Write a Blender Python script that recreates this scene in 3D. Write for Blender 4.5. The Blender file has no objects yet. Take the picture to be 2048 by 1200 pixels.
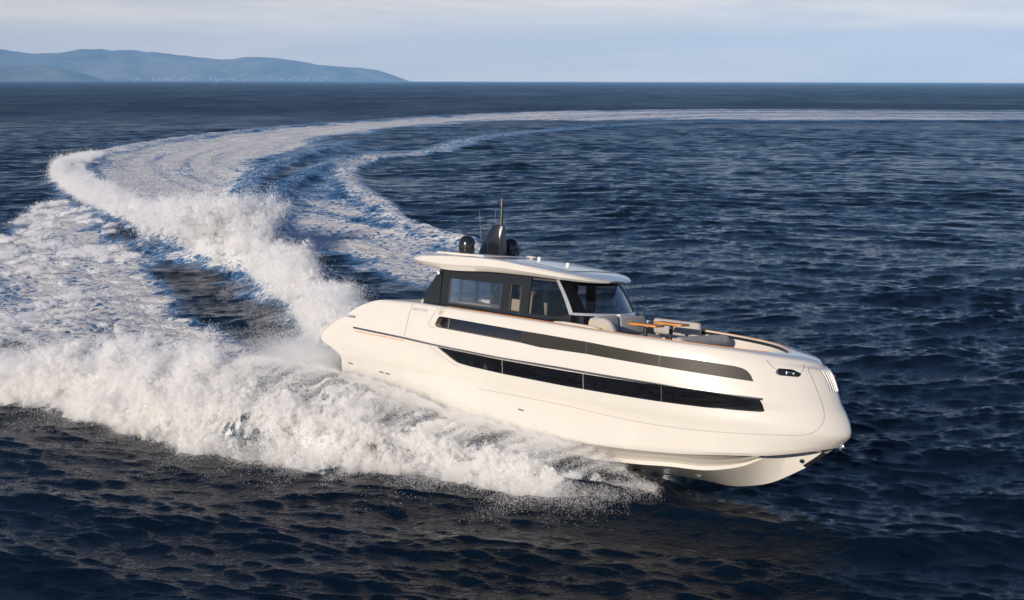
import bpy, bmesh, math, random
import numpy as np
from mathutils import Matrix, Vector

random.seed(7); rng = np.random.default_rng(11)
SC = bpy.context.scene
COL = SC.collection
R = math.radians

# ------------------------------------------------------------------ camera, sky, sun, exposure
CAM_H = 9.95
cd = bpy.data.cameras.new('camera'); cam = bpy.data.objects.new('camera', cd); COL.objects.link(cam)
cam.location = (0, 0, CAM_H)
cam.rotation_mode = 'XYZ'
cam.rotation_euler = (Matrix.Rotation(R(90 - 10.3658), 4, 'X') @ Matrix.Rotation(R(0.11), 4, 'Z')).to_euler()
cd.sensor_width = 36; cd.lens = 36 * 2400 / 2048
cd.clip_start = .5; cd.clip_end = 60000
SC.camera = cam

SUN_AZ, SUN_EL = 29.0, 19.5          # degrees: left of straight behind the camera, above the horizon
sdir = Vector((-math.sin(R(SUN_AZ)) * math.cos(R(SUN_EL)), -math.cos(R(SUN_AZ)) * math.cos(R(SUN_EL)), math.sin(R(SUN_EL))))
sl = bpy.data.lights.new('sun', 'SUN'); so = bpy.data.objects.new('sun', sl); COL.objects.link(so)
sl.energy = 4.9; sl.angle = R(.55); sl.color = (1, .87, .72)
so.rotation_euler = sdir.to_track_quat('Z', 'Y').to_euler()

W = bpy.data.worlds.new('World'); SC.world = W; W.use_nodes = True
SC.view_settings.view_transform = 'Standard'; SC.view_settings.look = 'None'
SC.view_settings.exposure = .22; SC.view_settings.gamma = 1
SC.cycles.max_bounces = 10; SC.cycles.diffuse_bounces = 4; SC.cycles.glossy_bounces = 4
SC.cycles.transparent_max_bounces = 16; SC.cycles.volume_bounces = 0
SC.cycles.caustics_reflective = False; SC.cycles.caustics_refractive = False
SC.cycles.sample_clamp_indirect = 4
SC.cycles.denoising_prefilter = 'ACCURATE'; SC.cycles.denoising_input_passes = 'RGB_ALBEDO_NORMAL'


class NT:
    """small helper to write node trees"""
    def __init__(s, tree): s.t = tree; tree.nodes.clear()
    def n(s, typ, **k):
        nd = s.t.nodes.new(typ)
        for a, v in k.items():
            if a == 'inp':
                for i, val in v.items():
                    if hasattr(val, 'is_output') or isinstance(val, bpy.types.NodeSocket): s.t.links.new(val, nd.inputs[i])
                    else: nd.inputs[i].default_value = val
            else: setattr(nd, a, v)
        return nd
    def math(s, op, a, b=0., c=0., clamp=False):
        return s.n('ShaderNodeMath', operation=op, use_clamp=clamp, inp={0: a, 1: b, 2: c}).outputs[0]
    def mapr(s, v, a, b, c, d, smooth=False):
        return s.n('ShaderNodeMapRange', interpolation_type='SMOOTHSTEP' if smooth else 'LINEAR', inp={0: v, 1: a, 2: b, 3: c, 4: d}).outputs[0]
    def mix(s, f, a, b):
        return s.n('ShaderNodeMix', data_type='RGBA', inp={0: f, 6: a, 7: b}).outputs[2]
    def noise(s, vec, scale, detail=4, rough=.55, dist=0., lac=2.):
        return s.n('ShaderNodeTexNoise', inp={'Vector': vec, 'Scale': scale, 'Detail': detail, 'Roughness': rough, 'Distortion': dist, 'Lacunarity': lac})
    def vmul(s, v, m):
        return s.n('ShaderNodeVectorMath', operation='MULTIPLY', inp={0: v, 1: m}).outputs[0]


w = NT(W.node_tree)
tc = w.n('ShaderNodeTexCoord').outputs['Generated']
sky = w.n('ShaderNodeTexSky', sky_type='NISHITA', sun_disc=False, sun_elevation=R(SUN_EL), sun_rotation=math.atan2(sdir.x, sdir.y),
          altitude=0, air_density=1.0, dust_density=1.0, ozone_density=1.5)
skyc = w.vmul(sky.outputs[0], (.040, .051, .074))
sep = w.n('ShaderNodeSeparateXYZ', inp={0: tc})
el = sep.outputs[2]
band = w.noise(w.vmul(tc, (1.2, 1.2, 9.)), 2.2, 6, .6, .6).outputs[0]
band2 = w.noise(w.vmul(tc, (3., 3., 34.)), 2.0, 5, .6, .3).outputs[0]
nn = w.math('ADD', w.math('MULTIPLY', band, .65), w.math('MULTIPLY', band2, .35))
# thin overcast veil low over the sea, breaking up towards the zenith
cover = w.math('MULTIPLY', w.mapr(el, .05, .16, 1., 0., True), w.mapr(nn, .30, .62, .85, 1., True), clamp=True)
hcol = w.mix(w.mapr(el, .01, .12, 0., 1., True), (1.16, .985, .77, 1), (.66, .605, .55, 1))
ccol = w.mix(w.math('MULTIPLY', w.mapr(nn, .40, .60, 0., 1., True), w.mapr(el, .0, .10, .8, .35)), hcol, (1.34, 1.10, .84, 1))
full = w.mix(cover, skyc, ccol)
bg = w.n('ShaderNodeBackground', inp={0: full, 1: 1.0})
w.n('ShaderNodeOutputWorld', inp={0: bg.outputs[0]})


# ------------------------------------------------------------------ materials
def mat(name, col=(.5, .5, .5), rough=.5, metal=0., coat=0., spec=.5, fn=None):
    m = bpy.data.materials.new(name); m.use_nodes = True
    t = NT(m.node_tree)
    b = t.n('ShaderNodeBsdfPrincipled', inp={'Base Color': (*col, 1), 'Roughness': rough, 'Metallic': metal, 'Coat Weight': coat, 'Coat Roughness': .07, 'Specular IOR Level': spec})
    o = t.n('ShaderNodeOutputMaterial', inp={0: b.outputs[0]})
    if fn: fn(t, b, o)
    return m


def gel(t, b, o):                    # gelcoat: faint orange peel and faint salt haze
    c = t.n('ShaderNodeTexCoord').outputs['Object']
    nz = t.noise(c, 1.3, 5, .6).outputs[0]
    t.t.links.new(t.mix(t.mapr(nz, .3, .7, 0, 1), (.60, .58, .54, 1), (.63, .605, .56, 1)), b.inputs['Base Color'])
    t.t.links.new(t.mapr(t.noise(c, 5., 6, .7).outputs[0], .3, .7, .30, .40), b.inputs['Roughness'])
    bp = t.n('ShaderNodeBump', inp={'Strength': .018, 'Distance': .05, 'Height': t.noise(c, 2.2, 2, .5).outputs[0]})
    t.t.links.new(bp.outputs[0], b.inputs['Coat Normal'])


def wood(t, b, o):
    c = t.n('ShaderNodeTexCoord').outputs['Object']
    nz = t.noise(t.vmul(c, (2., 28., 28.)), 1., 5, .6, .5).outputs[0]
    t.t.links.new(t.mix(t.mapr(nz, .3, .7, 0, 1), (.40, .13, .014, 1), (.68, .28, .04, 1)), b.inputs['Base Color'])


def fabric(t, b, o):
    c = t.n('ShaderNodeTexCoord').outputs['Object']
    nz = t.noise(c, 60., 3, .6).outputs[0]
    t.t.links.new(t.mix(nz, (.33, .315, .30, 1), (.43, .41, .39, 1)), b.inputs['Base Color'])
    bp = t.n('ShaderNodeBump', inp={'Strength': .25, 'Distance': .01, 'Height': t.noise(c, 9., 4, .6).outputs[0]})
    t.t.links.new(bp.outputs[0], b.inputs['Normal'])


def planks(t, b, o):
    c = t.n('ShaderNodeTexCoord').outputs['Object']
    s = t.n('ShaderNodeSeparateXYZ', inp={0: c})
    f = t.math('FRACT', t.math('MULTIPLY', s.outputs[1], 14.))
    nz = t.noise(t.vmul(c, (1.5, 20., 20.)), 1., 5, .6, .4).outputs[0]
    wd = t.mix(nz, (.30, .17, .08, 1), (.44, .28, .14, 1))
    t.t.links.new(t.mix(t.math('LESS_THAN', f, .08), wd, (.03, .025, .02, 1)), b.inputs['Base Color'])


M = dict(
    gel=mat('white_gelcoat', (.82, .77, .69), .4, 0, 1., .3, gel),
    roofgel=mat('roof_gelcoat', (.74, .70, .63), .22, 0, .7),
    black=mat('gloss_black', (.012, .013, .015), .16, 0, .5),
    darkglass=mat('dark_panel_glass', (.020, .021, .023), .12, 0, 0., .3),
    frit=mat('screen_frit', (.006, .006, .007), .5, 0, 0., .15),
    blackm=mat('black_composite', (.02, .021, .023), .34),
    grey=mat('grey_frame', (.055, .057, .06), .4),
    rub=mat('rub_metal', (.62, .60, .58), .22, 1.),
    rubdark=mat('rub_rubber', (.06, .06, .065), .5),
    steel=mat('polished_steel', (.75, .75, .76), .12, 1.),
    chromedark=mat('smoked_chrome', (.28, .29, .31), .42, 1.),
    silver=mat('silver_paint', (.66, .66, .68), .3, .3, .4),
    teak=mat('teak', (.42, .2, .05), .45, fn=wood),
    deck=mat('deck_planks', (.4, .25, .12), .6, fn=planks),
    fabric=mat('grey_fabric', (.3, .3, .3), .9, spec=.2, fn=fabric),
    beige=mat('reveal_beige', (.42, .36, .29), .4),
    cream=mat('cream_liner', (.62, .54, .44), .6),
    seam=mat('seam_grey', (.22, .20, .18), .6),
    letter=mat('letter_grey', (.30, .28, .26), .35, .5),
    white=mat('white_plastic', (.8, .78, .74), .3),
    glass=None, smoked=None, screen=None,
    red=mat('red_plastic', (.5, .03, .02), .3),
)


def glassmat(name, tint, rough=.015, dark=None, ior=1.52):
    m = bpy.data.materials.new(name); m.use_nodes = True
    t = NT(m.node_tree)
    fr = t.n('ShaderNodeFresnel', inp={0: ior}).outputs[0]
    gl = t.n('ShaderNodeBsdfGlossy', inp={0: (1, 1, 1, 1), 'Roughness': rough}).outputs[0]
    a = t.n('ShaderNodeBsdfTransparent', inp={0: (*tint, 1)}).outputs[0] if dark is None else t.n('ShaderNodeBsdfDiffuse', inp={0: (*dark, 1)}).outputs[0]
    t.n('ShaderNodeOutputMaterial', inp={0: t.n('ShaderNodeMixShader', inp={0: fr, 1: a, 2: gl}).outputs[0]})
    return m


M['smoked'] = glassmat('smoked_glass', (.36, .37, .38))
M['clear'] = glassmat('clear_tint_glass', (.62, .63, .64))
M['screen'] = glassmat('windscreen_glass', (.74, .78, .82))
M['glass'] = glassmat('hull_glass', None, .012, (.006, .006, .007), 1.95)
M['glassgrey'] = glassmat('hull_glass_grey', None, .5, (.024, .021, .018), 1.36)


# ------------------------------------------------------------------ object helpers
def link(name, me, m=None, parent=None, smooth=30):
    o = bpy.data.objects.new(name, me); COL.objects.link(o)
    if m is not None and not me.materials: me.materials.append(m)
    if parent is not None: o.parent = parent
    if smooth:
        me.polygons.foreach_set('use_smooth', np.ones(len(me.polygons), bool))
        if smooth < 180: me.set_sharp_from_angle(angle=R(smooth))
    return o


def tag(o, label, cat=None, group=None, kind=None):
    o['label'] = label
    if cat: o['category'] = cat
    if group: o['group'] = group
    if kind: o['kind'] = kind
    return o


class MB:
    """collects shapes for ONE mesh object"""
    def __init__(s): s.v = []; s.f = []
    def add(s, v, f):
        k = len(s.v); s.v += [tuple(map(float, p)) for p in v]; s.f += [tuple(int(i) + k for i in q) for q in f]; return s
    def grid(s, P, closeu=False, closev=False, flip=False):
        P = np.asarray(P, float); a, b = P.shape[:2]; f = []
        for i in range(a - (0 if closeu else 1)):
            for j in range(b - (0 if closev else 1)):
                i2, j2 = (i + 1) % a, (j + 1) % b
                q = (i * b + j, i2 * b + j, i2 * b + j2, i * b + j2)
                f.append(q[::-1] if flip else q)
        return s.add(P.reshape(-1, 3), f)
    def box(s, c, d, rot=None, bev=0., seg=2):
        bm = bmesh.new(); bmesh.ops.create_cube(bm, size=1)
        for v in bm.verts: v.co = Vector((v.co.x * d[0], v.co.y * d[1], v.co.z * d[2]))
        if bev: bmesh.ops.bevel(bm, geom=bm.edges[:], offset=bev, segments=seg, profile=.5, affect='EDGES')
        mt = Matrix.Translation(c) @ (rot.to_4x4() if rot else Matrix.Identity(4))
        bmesh.ops.transform(bm, matrix=mt, verts=bm.verts)
        bm.verts.index_update()
        s.add([v.co[:] for v in bm.verts], [[v.index for v in f.verts] for f in bm.faces]); bm.free(); return s
    def tube(s, pts, r, n=8, cap=True):
        pts = [Vector(p) for p in pts]; rs = r if hasattr(r, '__len__') else [r] * len(pts); rings = []
        for i, p in enumerate(pts):
            d = (pts[min(i + 1, len(pts) - 1)] - pts[max(i - 1, 0)]).normalized()
            a = d.cross(Vector((0, 0, 1)) if abs(d.z) < .9 else Vector((1, 0, 0))).normalized(); b = d.cross(a)
            rings.append([p + (a * math.cos(t) + b * math.sin(t)) * rs[i] for t in np.linspace(0, 2 * math.pi, n, endpoint=False)])
        k = len(s.v); s.grid([[tuple(q) for q in g] for g in rings], closev=True)
        if cap:
            s.f.append(tuple(k + j for j in range(n))[::-1]); s.f.append(tuple(k + (len(pts) - 1) * n + j for j in range(n)))
        return s
    def lathe(s, c, prof, n=24, axis=None):
        ax = Vector(axis).normalized() if axis else Vector((0, 0, 1))
        q = Vector((0, 0, 1)).rotation_difference(ax)
        rings = [[tuple(Vector(c) + q @ Vector((r * math.cos(t), r * math.sin(t), z))) for t in np.linspace(0, 2 * math.pi, n, endpoint=False)] for r, z in prof]
        return s.grid(rings, closev=True)
    def prism(s, poly, fn0, fn1):
        """poly of 2D points; fn0/fn1 map a point to the two end caps"""
        n = len(poly); a = [fn0(*p) for p in poly]; b = [fn1(*p) for p in poly]
        f = [tuple(range(n)), tuple(range(2 * n - 1, n - 1, -1))] + [(i, i + n, (i + 1) % n + n, (i + 1) % n) for i in range(n)]
        return s.add(a + b, f)
    def build(s, name, m, parent=None, smooth=30, org=(0, 0, 0), fix=True):
        me = bpy.data.meshes.new(name)
        v = [(p[0] - org[0], p[1] - org[1], p[2] - org[2]) for p in s.v]
        me.from_pydata(v, [], s.f)
        if fix:
            bm = bmesh.new(); bm.from_mesh(me); bmesh.ops.remove_doubles(bm, verts=bm.verts, dist=1e-5)
            bmesh.ops.recalc_face_normals(bm, faces=bm.faces); bm.to_mesh(me); bm.free()
        return link(name, me, m, parent, smooth)


def mirror(P):
    P = np.array(P, float); P[..., 1] *= -1; return P
def I(x, pts):
    pts=np.array(pts,float); return np.interp(x,pts[:,0],pts[:,1])
def smooth_curve(pts,n):
    """Catmull-Rom through pts (k,d), centripetal-free, n samples per span"""
    P=np.asarray(pts,float); out=[]
    for i in range(len(P)-1):
        p0=P[max(i-1,0)];p1=P[i];p2=P[i+1];p3=P[min(i+2,len(P)-1)]
        for t in np.linspace(0,1,n,endpoint=False):
            out.append(.5*((2*p1)+(-p0+p2)*t+(2*p0-5*p1+4*p2-p3)*t*t+(-p0+3*p1-3*p2+p3)*t**3))
    out.append(P[-1]); return np.array(out)
NS=150
tt=np.linspace(0,1,NS); SS=1-(1-tt)**1.9
def row(x0,xe,zpts,b0,bst=None,xs=8.5,p=2.6,q=1.6,ypts=None):
    x=x0+(xe-x0)*SS
    zc=smooth_curve(zpts,12); z=np.interp(x,zc[:,0],zc[:,1])
    if ypts is not None:
        yc=smooth_curve(ypts,12); b=np.interp(x,yc[:,0],yc[:,1])
    else:
        u=np.clip((x-xs)/(xe-xs),0,1); b=b0*(1-u**p)**(1/q)
        if bst is not None: b=b*np.interp(x,[x0,x0+5],[bst,1])
    b[-1]=0 if True else b[-1]
    return np.stack([x,-b,z],1)
TOP=[(0.9,3.13),(2.4,3.13),(3.5,3.16),(4.6,3.15),(8,3.10),(10.2,3.05),(11.9,3.01),(13,2.97),(14.2,2.87),(14.62,2.80)]
RUB=[(.5,2.27),(1.5,2.23),(3.5,2.16),(4.6,2.1),(6.9,2.03),(8.8,2.015),(11.6,2.0),(13,1.98),(13.9,1.92),(15.18,1.86)]
def off(pts,d): return [(a,b+d) for a,b in pts]
def build():
    R=[]
    R.append(row(.94,14.60,[(.9,-1.15),(4,-1.05),(8,-.8),(10.5,-.60),(11.9,-.56),(12.5,-.56),(13.02,-.47),(13.67,-.25),(14.44,.23),(14.6,.36)],0,ypts=[(.9,0),(14.6,0)]))
    ry=[(.9,1.8),(8,1.8),(10.5,1.70),(11.65,1.54),(12.5,1.25),(13.2,.86),(13.68,.56),(14.1,.32),(14.5,.14),(14.95,0)]
    rz=[(.9,-.45),(8,-.3),(10.5,-.16),(11.65,-.06),(12.5,-.03),(13.2,.14),(13.68,.41),(14.1,.59),(14.5,.64),(14.95,.68)]
    fade=lambda d:[(a,b+d*np.clip((14.4-a)/1.5,0,1)) for a,b in rz]
    R.append(row(.94,14.93,fade(-.0),0,ypts=ry))
    R.append(row(.94,14.95,fade(.10),0,ypts=ry))
    R.append(row(.94,14.97,fade(.11),0,ypts=[(a,max(0,b-.10*min(1,b/.5))) for a,b in ry]))
    uy=[(.9,2.2),(9.7,2.2),(11.0,2.10),(11.8,1.98),(12.8,1.74),(13.5,1.48),(13.95,1.26),(14.4,.97),(14.8,.66),(15.1,.34),(15.2,.20),(15.27,0)]
    uz=[(.9,.0),(5,.08),(8,.18),(9.7,.23),(11.8,.34),(13.0,.47),(13.9,.57),(14.4,.66),(14.9,.78),(15.27,.88)]
    R.append(row(.94,15.22,off(uz,.035),0,ypts=[(a-.05,max(0,b-.07*min(1,b/.5))) for a,b in uy]))
    R.append(row(.94,15.27,uz,0,ypts=uy))
    R.append(row(.94,15.33,off(uz,.07),0,ypts=[(a+.06*np.clip((a-10)/5,0,1),b+.035*min(1,b/.3)) for a,b in uy]))
    # side rows
    R.append(row(.94,15.485,[(.9,1.1),(6,1.10),(8.85,1.07),(12.3,1.03),(13.5,1.08),(15.485,1.16)],2.275,.985,p=2.45))
    R.append(row(.80,15.455,[(.7,1.42),(8,1.38),(12,1.32),(15.455,1.4)],2.325,.985,p=2.47))
    R.append(row(.09,15.33,[(.0,1.78),(2,1.76),(8,1.7),(12,1.64),(15.33,1.66)],2.365,.985,p=2.45))
    R.append(row(.60,15.19,RUB,2.415,.985,p=2.65))
    R.append(row(.99,14.98,[(.9,2.48),(4,2.5),(8,2.45),(11,2.4),(13,2.36),(14.98,2.36)],2.39,.985))
    R.append(row(1.45,14.81,[(1.4,2.79),(3,2.84),(4.6,2.86),(8,2.8),(11,2.74),(13,2.68),(14.81,2.62)],2.365,.985))
    R.append(row(1.95,14.68,off(TOP,-.12),2.335,.985))
    R.append(row(2.25,14.58,off(TOP,-.035),2.30,.985))
    R.append(row(2.45,14.46,TOP,2.25,.985))
    R.append(row(2.5,13.75,off(TOP,.005),2.10,.985,p=3.2,q=1.7))
    R.append(row(2.52,13.70,off(TOP,-.03),2.07,.985,p=3.2,q=1.7))
    R.append(row(2.52,13.66,[(2.5,2.42),(14,2.42)],2.0,.985,p=3.2,q=1.7))
    R.append(row(2.52,13.6,[(2.5,2.40),(14,2.40)],0,ypts=[(2,0),(14,0)]))
    return R
SIDE0,SIDE1=6,15   # smooth rows
def grid(sub=5):
    R=np.array(build())  # rows,NS,3
    rows=[R[i] for i in range(SIDE0)]
    seg=R[SIDE0:SIDE1+1]
    sm=[]
    for i in range(len(seg)-1):
        p0=seg[max(i-1,0)];p1=seg[i];p2=seg[i+1];p3=seg[min(i+2,len(seg)-1)]
        for t in np.linspace(0,1,sub,endpoint=False):
            # monotone-ish catmull
            sm.append(.5*((2*p1)+(-p0+p2)*t+(2*p0-5*p1+4*p2-p3)*t*t+(-p0+3*p1-3*p2+p3)*t**3))
    sm.append(seg[-1])
    for s in sm: s[-1,1]=0
    k0=len(rows); rows+=sm; k1=len(rows)
    rows+= [R[i] for i in range(SIDE1+1,len(R))]
    return np.array(rows),k0,k1
G,K0,K1=grid()
_S=G[K0:K1]
def hull_y(x,z):
    """starboard y (negative) of the hull side at x,z"""
    ys=np.array([np.interp(x,r[:,0],r[:,1],right=0) for r in _S]); zs=np.array([np.interp(x,r[:,0],r[:,2]) for r in _S])
    return float(np.interp(z,zs,ys))

# ------------------------------------------------------------------ the yacht
BM = Matrix(((0.78789, 0.61158, 0.07206, -4.4078), (-0.61557, 0.77885, 0.12031, 36.2911), (0.01745, -0.13915, 0.99012, 0.3877), (0, 0, 0, 1)))


def root(name, label, cat, org=(0, 0, 0), group=None):
    o = bpy.data.objects.new(name, None); COL.objects.link(o); o.empty_display_size = .3
    o.matrix_world = BM @ Matrix.Translation(org)
    return tag(o, label, cat, group)


yacht = root('motor_yacht', 'cream white motor yacht with dark window bands speeding across the navy sea', 'motor yacht')

# hull solid from the section rows (starboard G, port mirrored)
hb = MB()
hb.grid(G); hb.grid(mirror(G), flip=True)
ns = len(G)
stern = [G[i, 0] for i in range(ns)]
for i in range(ns - 1):
    a, b2 = stern[i], stern[i + 1]
    hb.add([a, b2, mirror(b2), mirror(a)], [(0, 1, 2, 3)])
hull = hb.build('hull', M['gel'], yacht, smooth=28)


def hy(x, z, d=0.): return hull_y(x, z) - d      # d > 0: proud of the hull


def hx(y, z):
    """forward x of the hull side at half breadth y and height z (bow part)"""
    xs, zs = [], []
    for r in _S:
        k = len(r) // 2
        yy = -r[k:, 1][::-1]
        xs.append(np.interp(abs(y), yy, r[k:, 0][::-1])); zs.append(np.interp(abs(y), yy, r[k:, 2][::-1]))
    return float(np.interp(z, zs, xs))


def band_grid(xs, zb, zt, d, nz=4):
    out = []
    for x in xs:
        lo, hi = I(x, zb), max(I(x, zt), I(x, zb) + .004)
        out.append([(x, hy(x, z, d), z) for z in np.linspace(lo, hi, nz)])
    return np.array(out)


def solid(Pin, Pout):
    a, b = Pin.shape[:2]; m = MB(); m.grid(Pin); k = len(m.v); m.grid(Pout, flip=True)
    def idx(i, j): return i * b + j
    loop = [idx(i, 0) for i in range(a)] + [idx(a - 1, j) for j in range(1, b)] + [idx(i, b - 1) for i in range(a - 2, -1, -1)] + [idx(0, j) for j in range(b - 2, 0, -1)]
    for q in range(len(loop)):
        u, v = loop[q], loop[(q + 1) % len(loop)]
        m.f.append((v, u, u + k, v + k))
    return m


UP_B = [(4.53, 2.66), (4.56, 2.61), (4.62, 2.585), (7.49, 2.50), (8.1, 2.455), (9.53, 2.46), (11.53, 2.39), (12.9, 2.33), (13.64, 2.29)]
UP_T = [(4.53, 2.66), (4.60, 2.83), (4.66, 2.885), (4.72, 2.89), (7.46, 2.81), (8.07, 2.80), (9.5, 2.76), (11.47, 2.66), (12.44, 2.645), (13.2, 2.60), (13.36, 2.57), (13.47, 2.52), (13.56, 2.43), (13.64, 2.294)]
LO_B = [(4.70, 2.055), (5.08, 1.87), (5.30, 1.76), (5.45, 1.71), (5.8, 1.675), (6.95, 1.62), (8.84, 1.58), (11.5, 1.56), (12.74, 1.565), (13.85, 1.605), (13.94, 1.63)]
LO_T = [(4.70, 2.06), (6.9, 1.99), (8.8, 1.97), (11.6, 1.955), (13, 1.935), (13.83, 1.895), (13.88, 1.82), (13.94, 1.634)]
xs_open = np.concatenate([np.linspace(4.53, 4.8, 10), np.linspace(5, 7.48, 22)])
xs_fwd = np.concatenate([np.linspace(7.48, 13.0, 44), np.linspace(13.05, 13.64, 26)])
xs_low = np.concatenate([np.linspace(4.70, 5.9, 22), np.linspace(6, 13.4, 60), np.linspace(13.45, 13.94, 20)])
cutters = [solid(band_grid(xs_open, UP_B, UP_T, -.22), band_grid(xs_open, UP_B, UP_T, .2)),
           solid(band_grid(xs_fwd, UP_B, UP_T, -.06), band_grid(xs_fwd, UP_B, UP_T, .2)),
           solid(band_grid(xs_low, LO_B, LO_T, -.09), band_grid(xs_low, LO_B, LO_T, .2))]
# cleat recess in the bow quarter, notch above the swim platform
cl_b = [(14.02, 2.52), (14.09, 2.475), (14.44, 2.465), (14.47, 2.50)]; cl_t = [(14.02, 2.60), (14.06, 2.635), (14.30, 2.63), (14.47, 2.55)]
xs_cl = np.linspace(14.02, 14.47, 16)
cutters.append(solid(band_grid(xs_cl, cl_b, cl_t, -.16), band_grid(xs_cl, cl_b, cl_t, .2)))
cutters.append(MB().box((.96, 0, 2.545), (1.04, 6, .075)))


def cut(o, mbs):
    tmp = []
    for m in mbs:
        for sgn in (1, -1):
            mm = MB(); mm.v = [(p[0], p[1] * sgn, p[2]) for p in m.v]; mm.f = list(m.f)
            c = mm.build('cutter', None, None, 0); c.matrix_world = o.matrix_world if not o.parent else o.parent.matrix_world
            md = o.modifiers.new('cut', 'BOOLEAN'); md.operation = 'DIFFERENCE'; md.solver = 'EXACT'; md.object = c
            tmp.append(c)
            if len(m.v) == 8 and sgn == 1: break
    dg = bpy.context.evaluated_depsgraph_get(); dg.update()
    me = bpy.data.meshes.new_from_object(o.evaluated_get(dg))
    o.modifiers.clear(); old = o.data; o.data = me; me.name = old.name
    for c in tmp:
        d = c.data; bpy.data.objects.remove(c); bpy.data.meshes.remove(d)
    me.polygons.foreach_set('use_smooth', np.ones(len(me.polygons), bool)); me.set_sharp_from_angle(angle=R(28))


bpy.context.view_layer.update()
cut(hull, cutters)

HALF = []                                            # meshes to repeat on the port side


def both(name, mb, m, parent=None, smooth=30, label=None):
    """the same part on the starboard and the port side"""
    out = []
    for sgn in (1, -1):
        q = MB(); q.v = [(p[0], p[1] * sgn, p[2]) for p in mb.v]; q.f = list(mb.f)
        o = q.build(name, m, parent or yacht, smooth)
        if label: o['label'] = label
        out.append(o)
    return out


def pane(name, xs, zb, zt, d, m, label=None):
    return both(name, MB().grid(band_grid(xs, zb, zt, d)), m, label=label, smooth=180)


pane('hull_window', xs_open, UP_B, UP_T, -.205, M['glass'], 'black recessed window of the upper band')
for a, b in ((7.484, 9.509), (9.515, 11.488), (11.494, 13.64)):
    pane('hull_window', [a] + xs_fwd[(xs_fwd > a) & (xs_fwd < b)].tolist() + [b], UP_B, UP_T, -.016, M['glassgrey'], 'grey tinted pane of the upper window band')
for a, b in ((4.70, 6.93), (6.95, 9.48), (9.50, 11.6), (11.62, 13.94)):
    pane('hull_window', [a] + xs_low[(xs_low > a) & (xs_low < b)].tolist() + [b], LO_B, LO_T, -.03, M['glass'], 'black pane of the lower window band')
for x, zb, zt, d, mm in ((4.86, UP_B, UP_T, -.19, 'seam'), (6.94, LO_B, LO_T, -.024, 'seam'), (9.49, LO_B, LO_T, -.024, 'seam'), (11.61, LO_B, LO_T, -.026, 'rubdark'), (9.512, UP_B, UP_T, -.014, 'rubdark'), (11.491, UP_B, UP_T, -.014, 'rubdark')):
    both('window_mullion', MB().grid(band_grid([x - .011, x + .011], zb, zt, d)), M[mm])
# beige lining of the open pocket: sill and aft reveal
sill = [[(x, hy(x, I(x, UP_B), q), I(x, UP_B) + .004) for q in np.linspace(.0, -.2, 3)] for x in xs_open[3:]]
both('window_sill', MB().grid(sill), M['beige'])
rev = []
for x, z in [(4.70, 2.888), (4.66, 2.88), (4.60, 2.825), (4.565, 2.74), (4.535, 2.665), (4.565, 2.615), (4.625, 2.59)]:
    rev.append([(x + .006, hy(x, z, q), z) for q in np.linspace(.0, -.2, 3)])
both('window_reveal', MB().grid(rev), M['beige'])


def ribbon(pts, wd, d, n=14, thick=0.):
    """thin strip lying on the hull side along (x, z) points"""
    P = smooth_curve(pts, n); out = []
    for i in range(len(P)):
        t = P[min(i + 1, len(P) - 1)] - P[max(i - 1, 0)]; t = t / (np.linalg.norm(t) + 1e-9); nx = np.array([-t[1], t[0]]) * wd / 2
        a, b = P[i] - nx, P[i] + nx
        row_ = []
        if thick: row_.append((a[0], hy(a[0], a[1], d - thick), a[1]))
        row_ += [(a[0], hy(a[0], a[1], d), a[1]), (P[i][0], hy(P[i][0], P[i][1], d + thick * .25), P[i][1]), (b[0], hy(b[0], b[1], d), b[1])]
        if thick: row_.append((b[0], hy(b[0], b[1], d - thick), b[1]))
        out.append(row_)
    return MB().grid(out)


rubpts = [(x, I(x, [(1.48, 2.235), (3.4, 2.165), (4.6, 2.10), (6.9, 2.03), (8.8, 2.025), (11.5, 1.985), (12.77, 1.955), (13.62, 1.92), (13.9, 1.91)])) for x in np.linspace(1.48, 13.9, 60)]
rub = both('rub_rail', ribbon(rubpts, .05, .03, 3, .035), M['rub'])
for k, o in enumerate(rub):
    q = ribbon(off(rubpts, .004), .016, .041, 3)
    q.v = [(p[0], p[1] * (1 if k == 0 else -1), p[2]) for p in q.v]
    q.build('rubber_insert', M['rubdark'], o)
both('panel_seam', ribbon([(3.59, 3.12), (3.55, 2.85), (3.50, 2.5), (3.46, 2.22)], .014, .003, 6), M['seam'])
both('panel_seam', ribbon([(4.56, 3.10), (4.43, 2.9), (4.32, 2.70), (4.315, 2.62), (4.37, 2.575), (4.54, 2.57)], .012, .003, 6), M['seam'])
both('panel_seam', ribbon([(4.38, 2.07), (4.81, 1.86), (5.19, 1.69), (5.49, 1.625)], .011, .003, 6), M['seam'])
both('panel_seam', ribbon([(6.09, 1.115), (8.86, 1.085), (10.7, 1.0), (12.19, .99), (13.51, 1.06), (14.32, 1.12), (14.72, 1.165), (14.93, 1.25), (15.04, 1.42), (15.05, 1.62), (14.96, 1.88), (14.70, 2.41), (14.58, 2.60), (14.54, 2.68)], .009, .003, 8), M['seam'])
both('panel_seam', ribbon([(13.78, 2.80), (13.88, 2.70), (14.0, 2.61)], .012, .003, 6), M['seam'])
both('panel_seam', ribbon([(14.46, 2.57), (14.47, 2.66), (14.42, 2.74)], .010, .003, 6), M['seam'])
both('door_step', ribbon([(1.5, 2.14), (2.4, 2.115), (3.44, 2.085)], .02, .002, 8), M['teak'])
both('coaming_inset', MB().grid([[(4.60 + .0 + t * .20, hy(4.6 + t * .2, 3.10 - t * .0, .004), 3.10) for t in (0, 1)], [(4.62 + t * .17, hy(4.6, 3.04, .004), 3.03) for t in (0, 1)], [(4.58 + t * .17, hy(4.6, 2.95, .004), 2.94) for t in (0, 1)]]), M['beige'])
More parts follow.
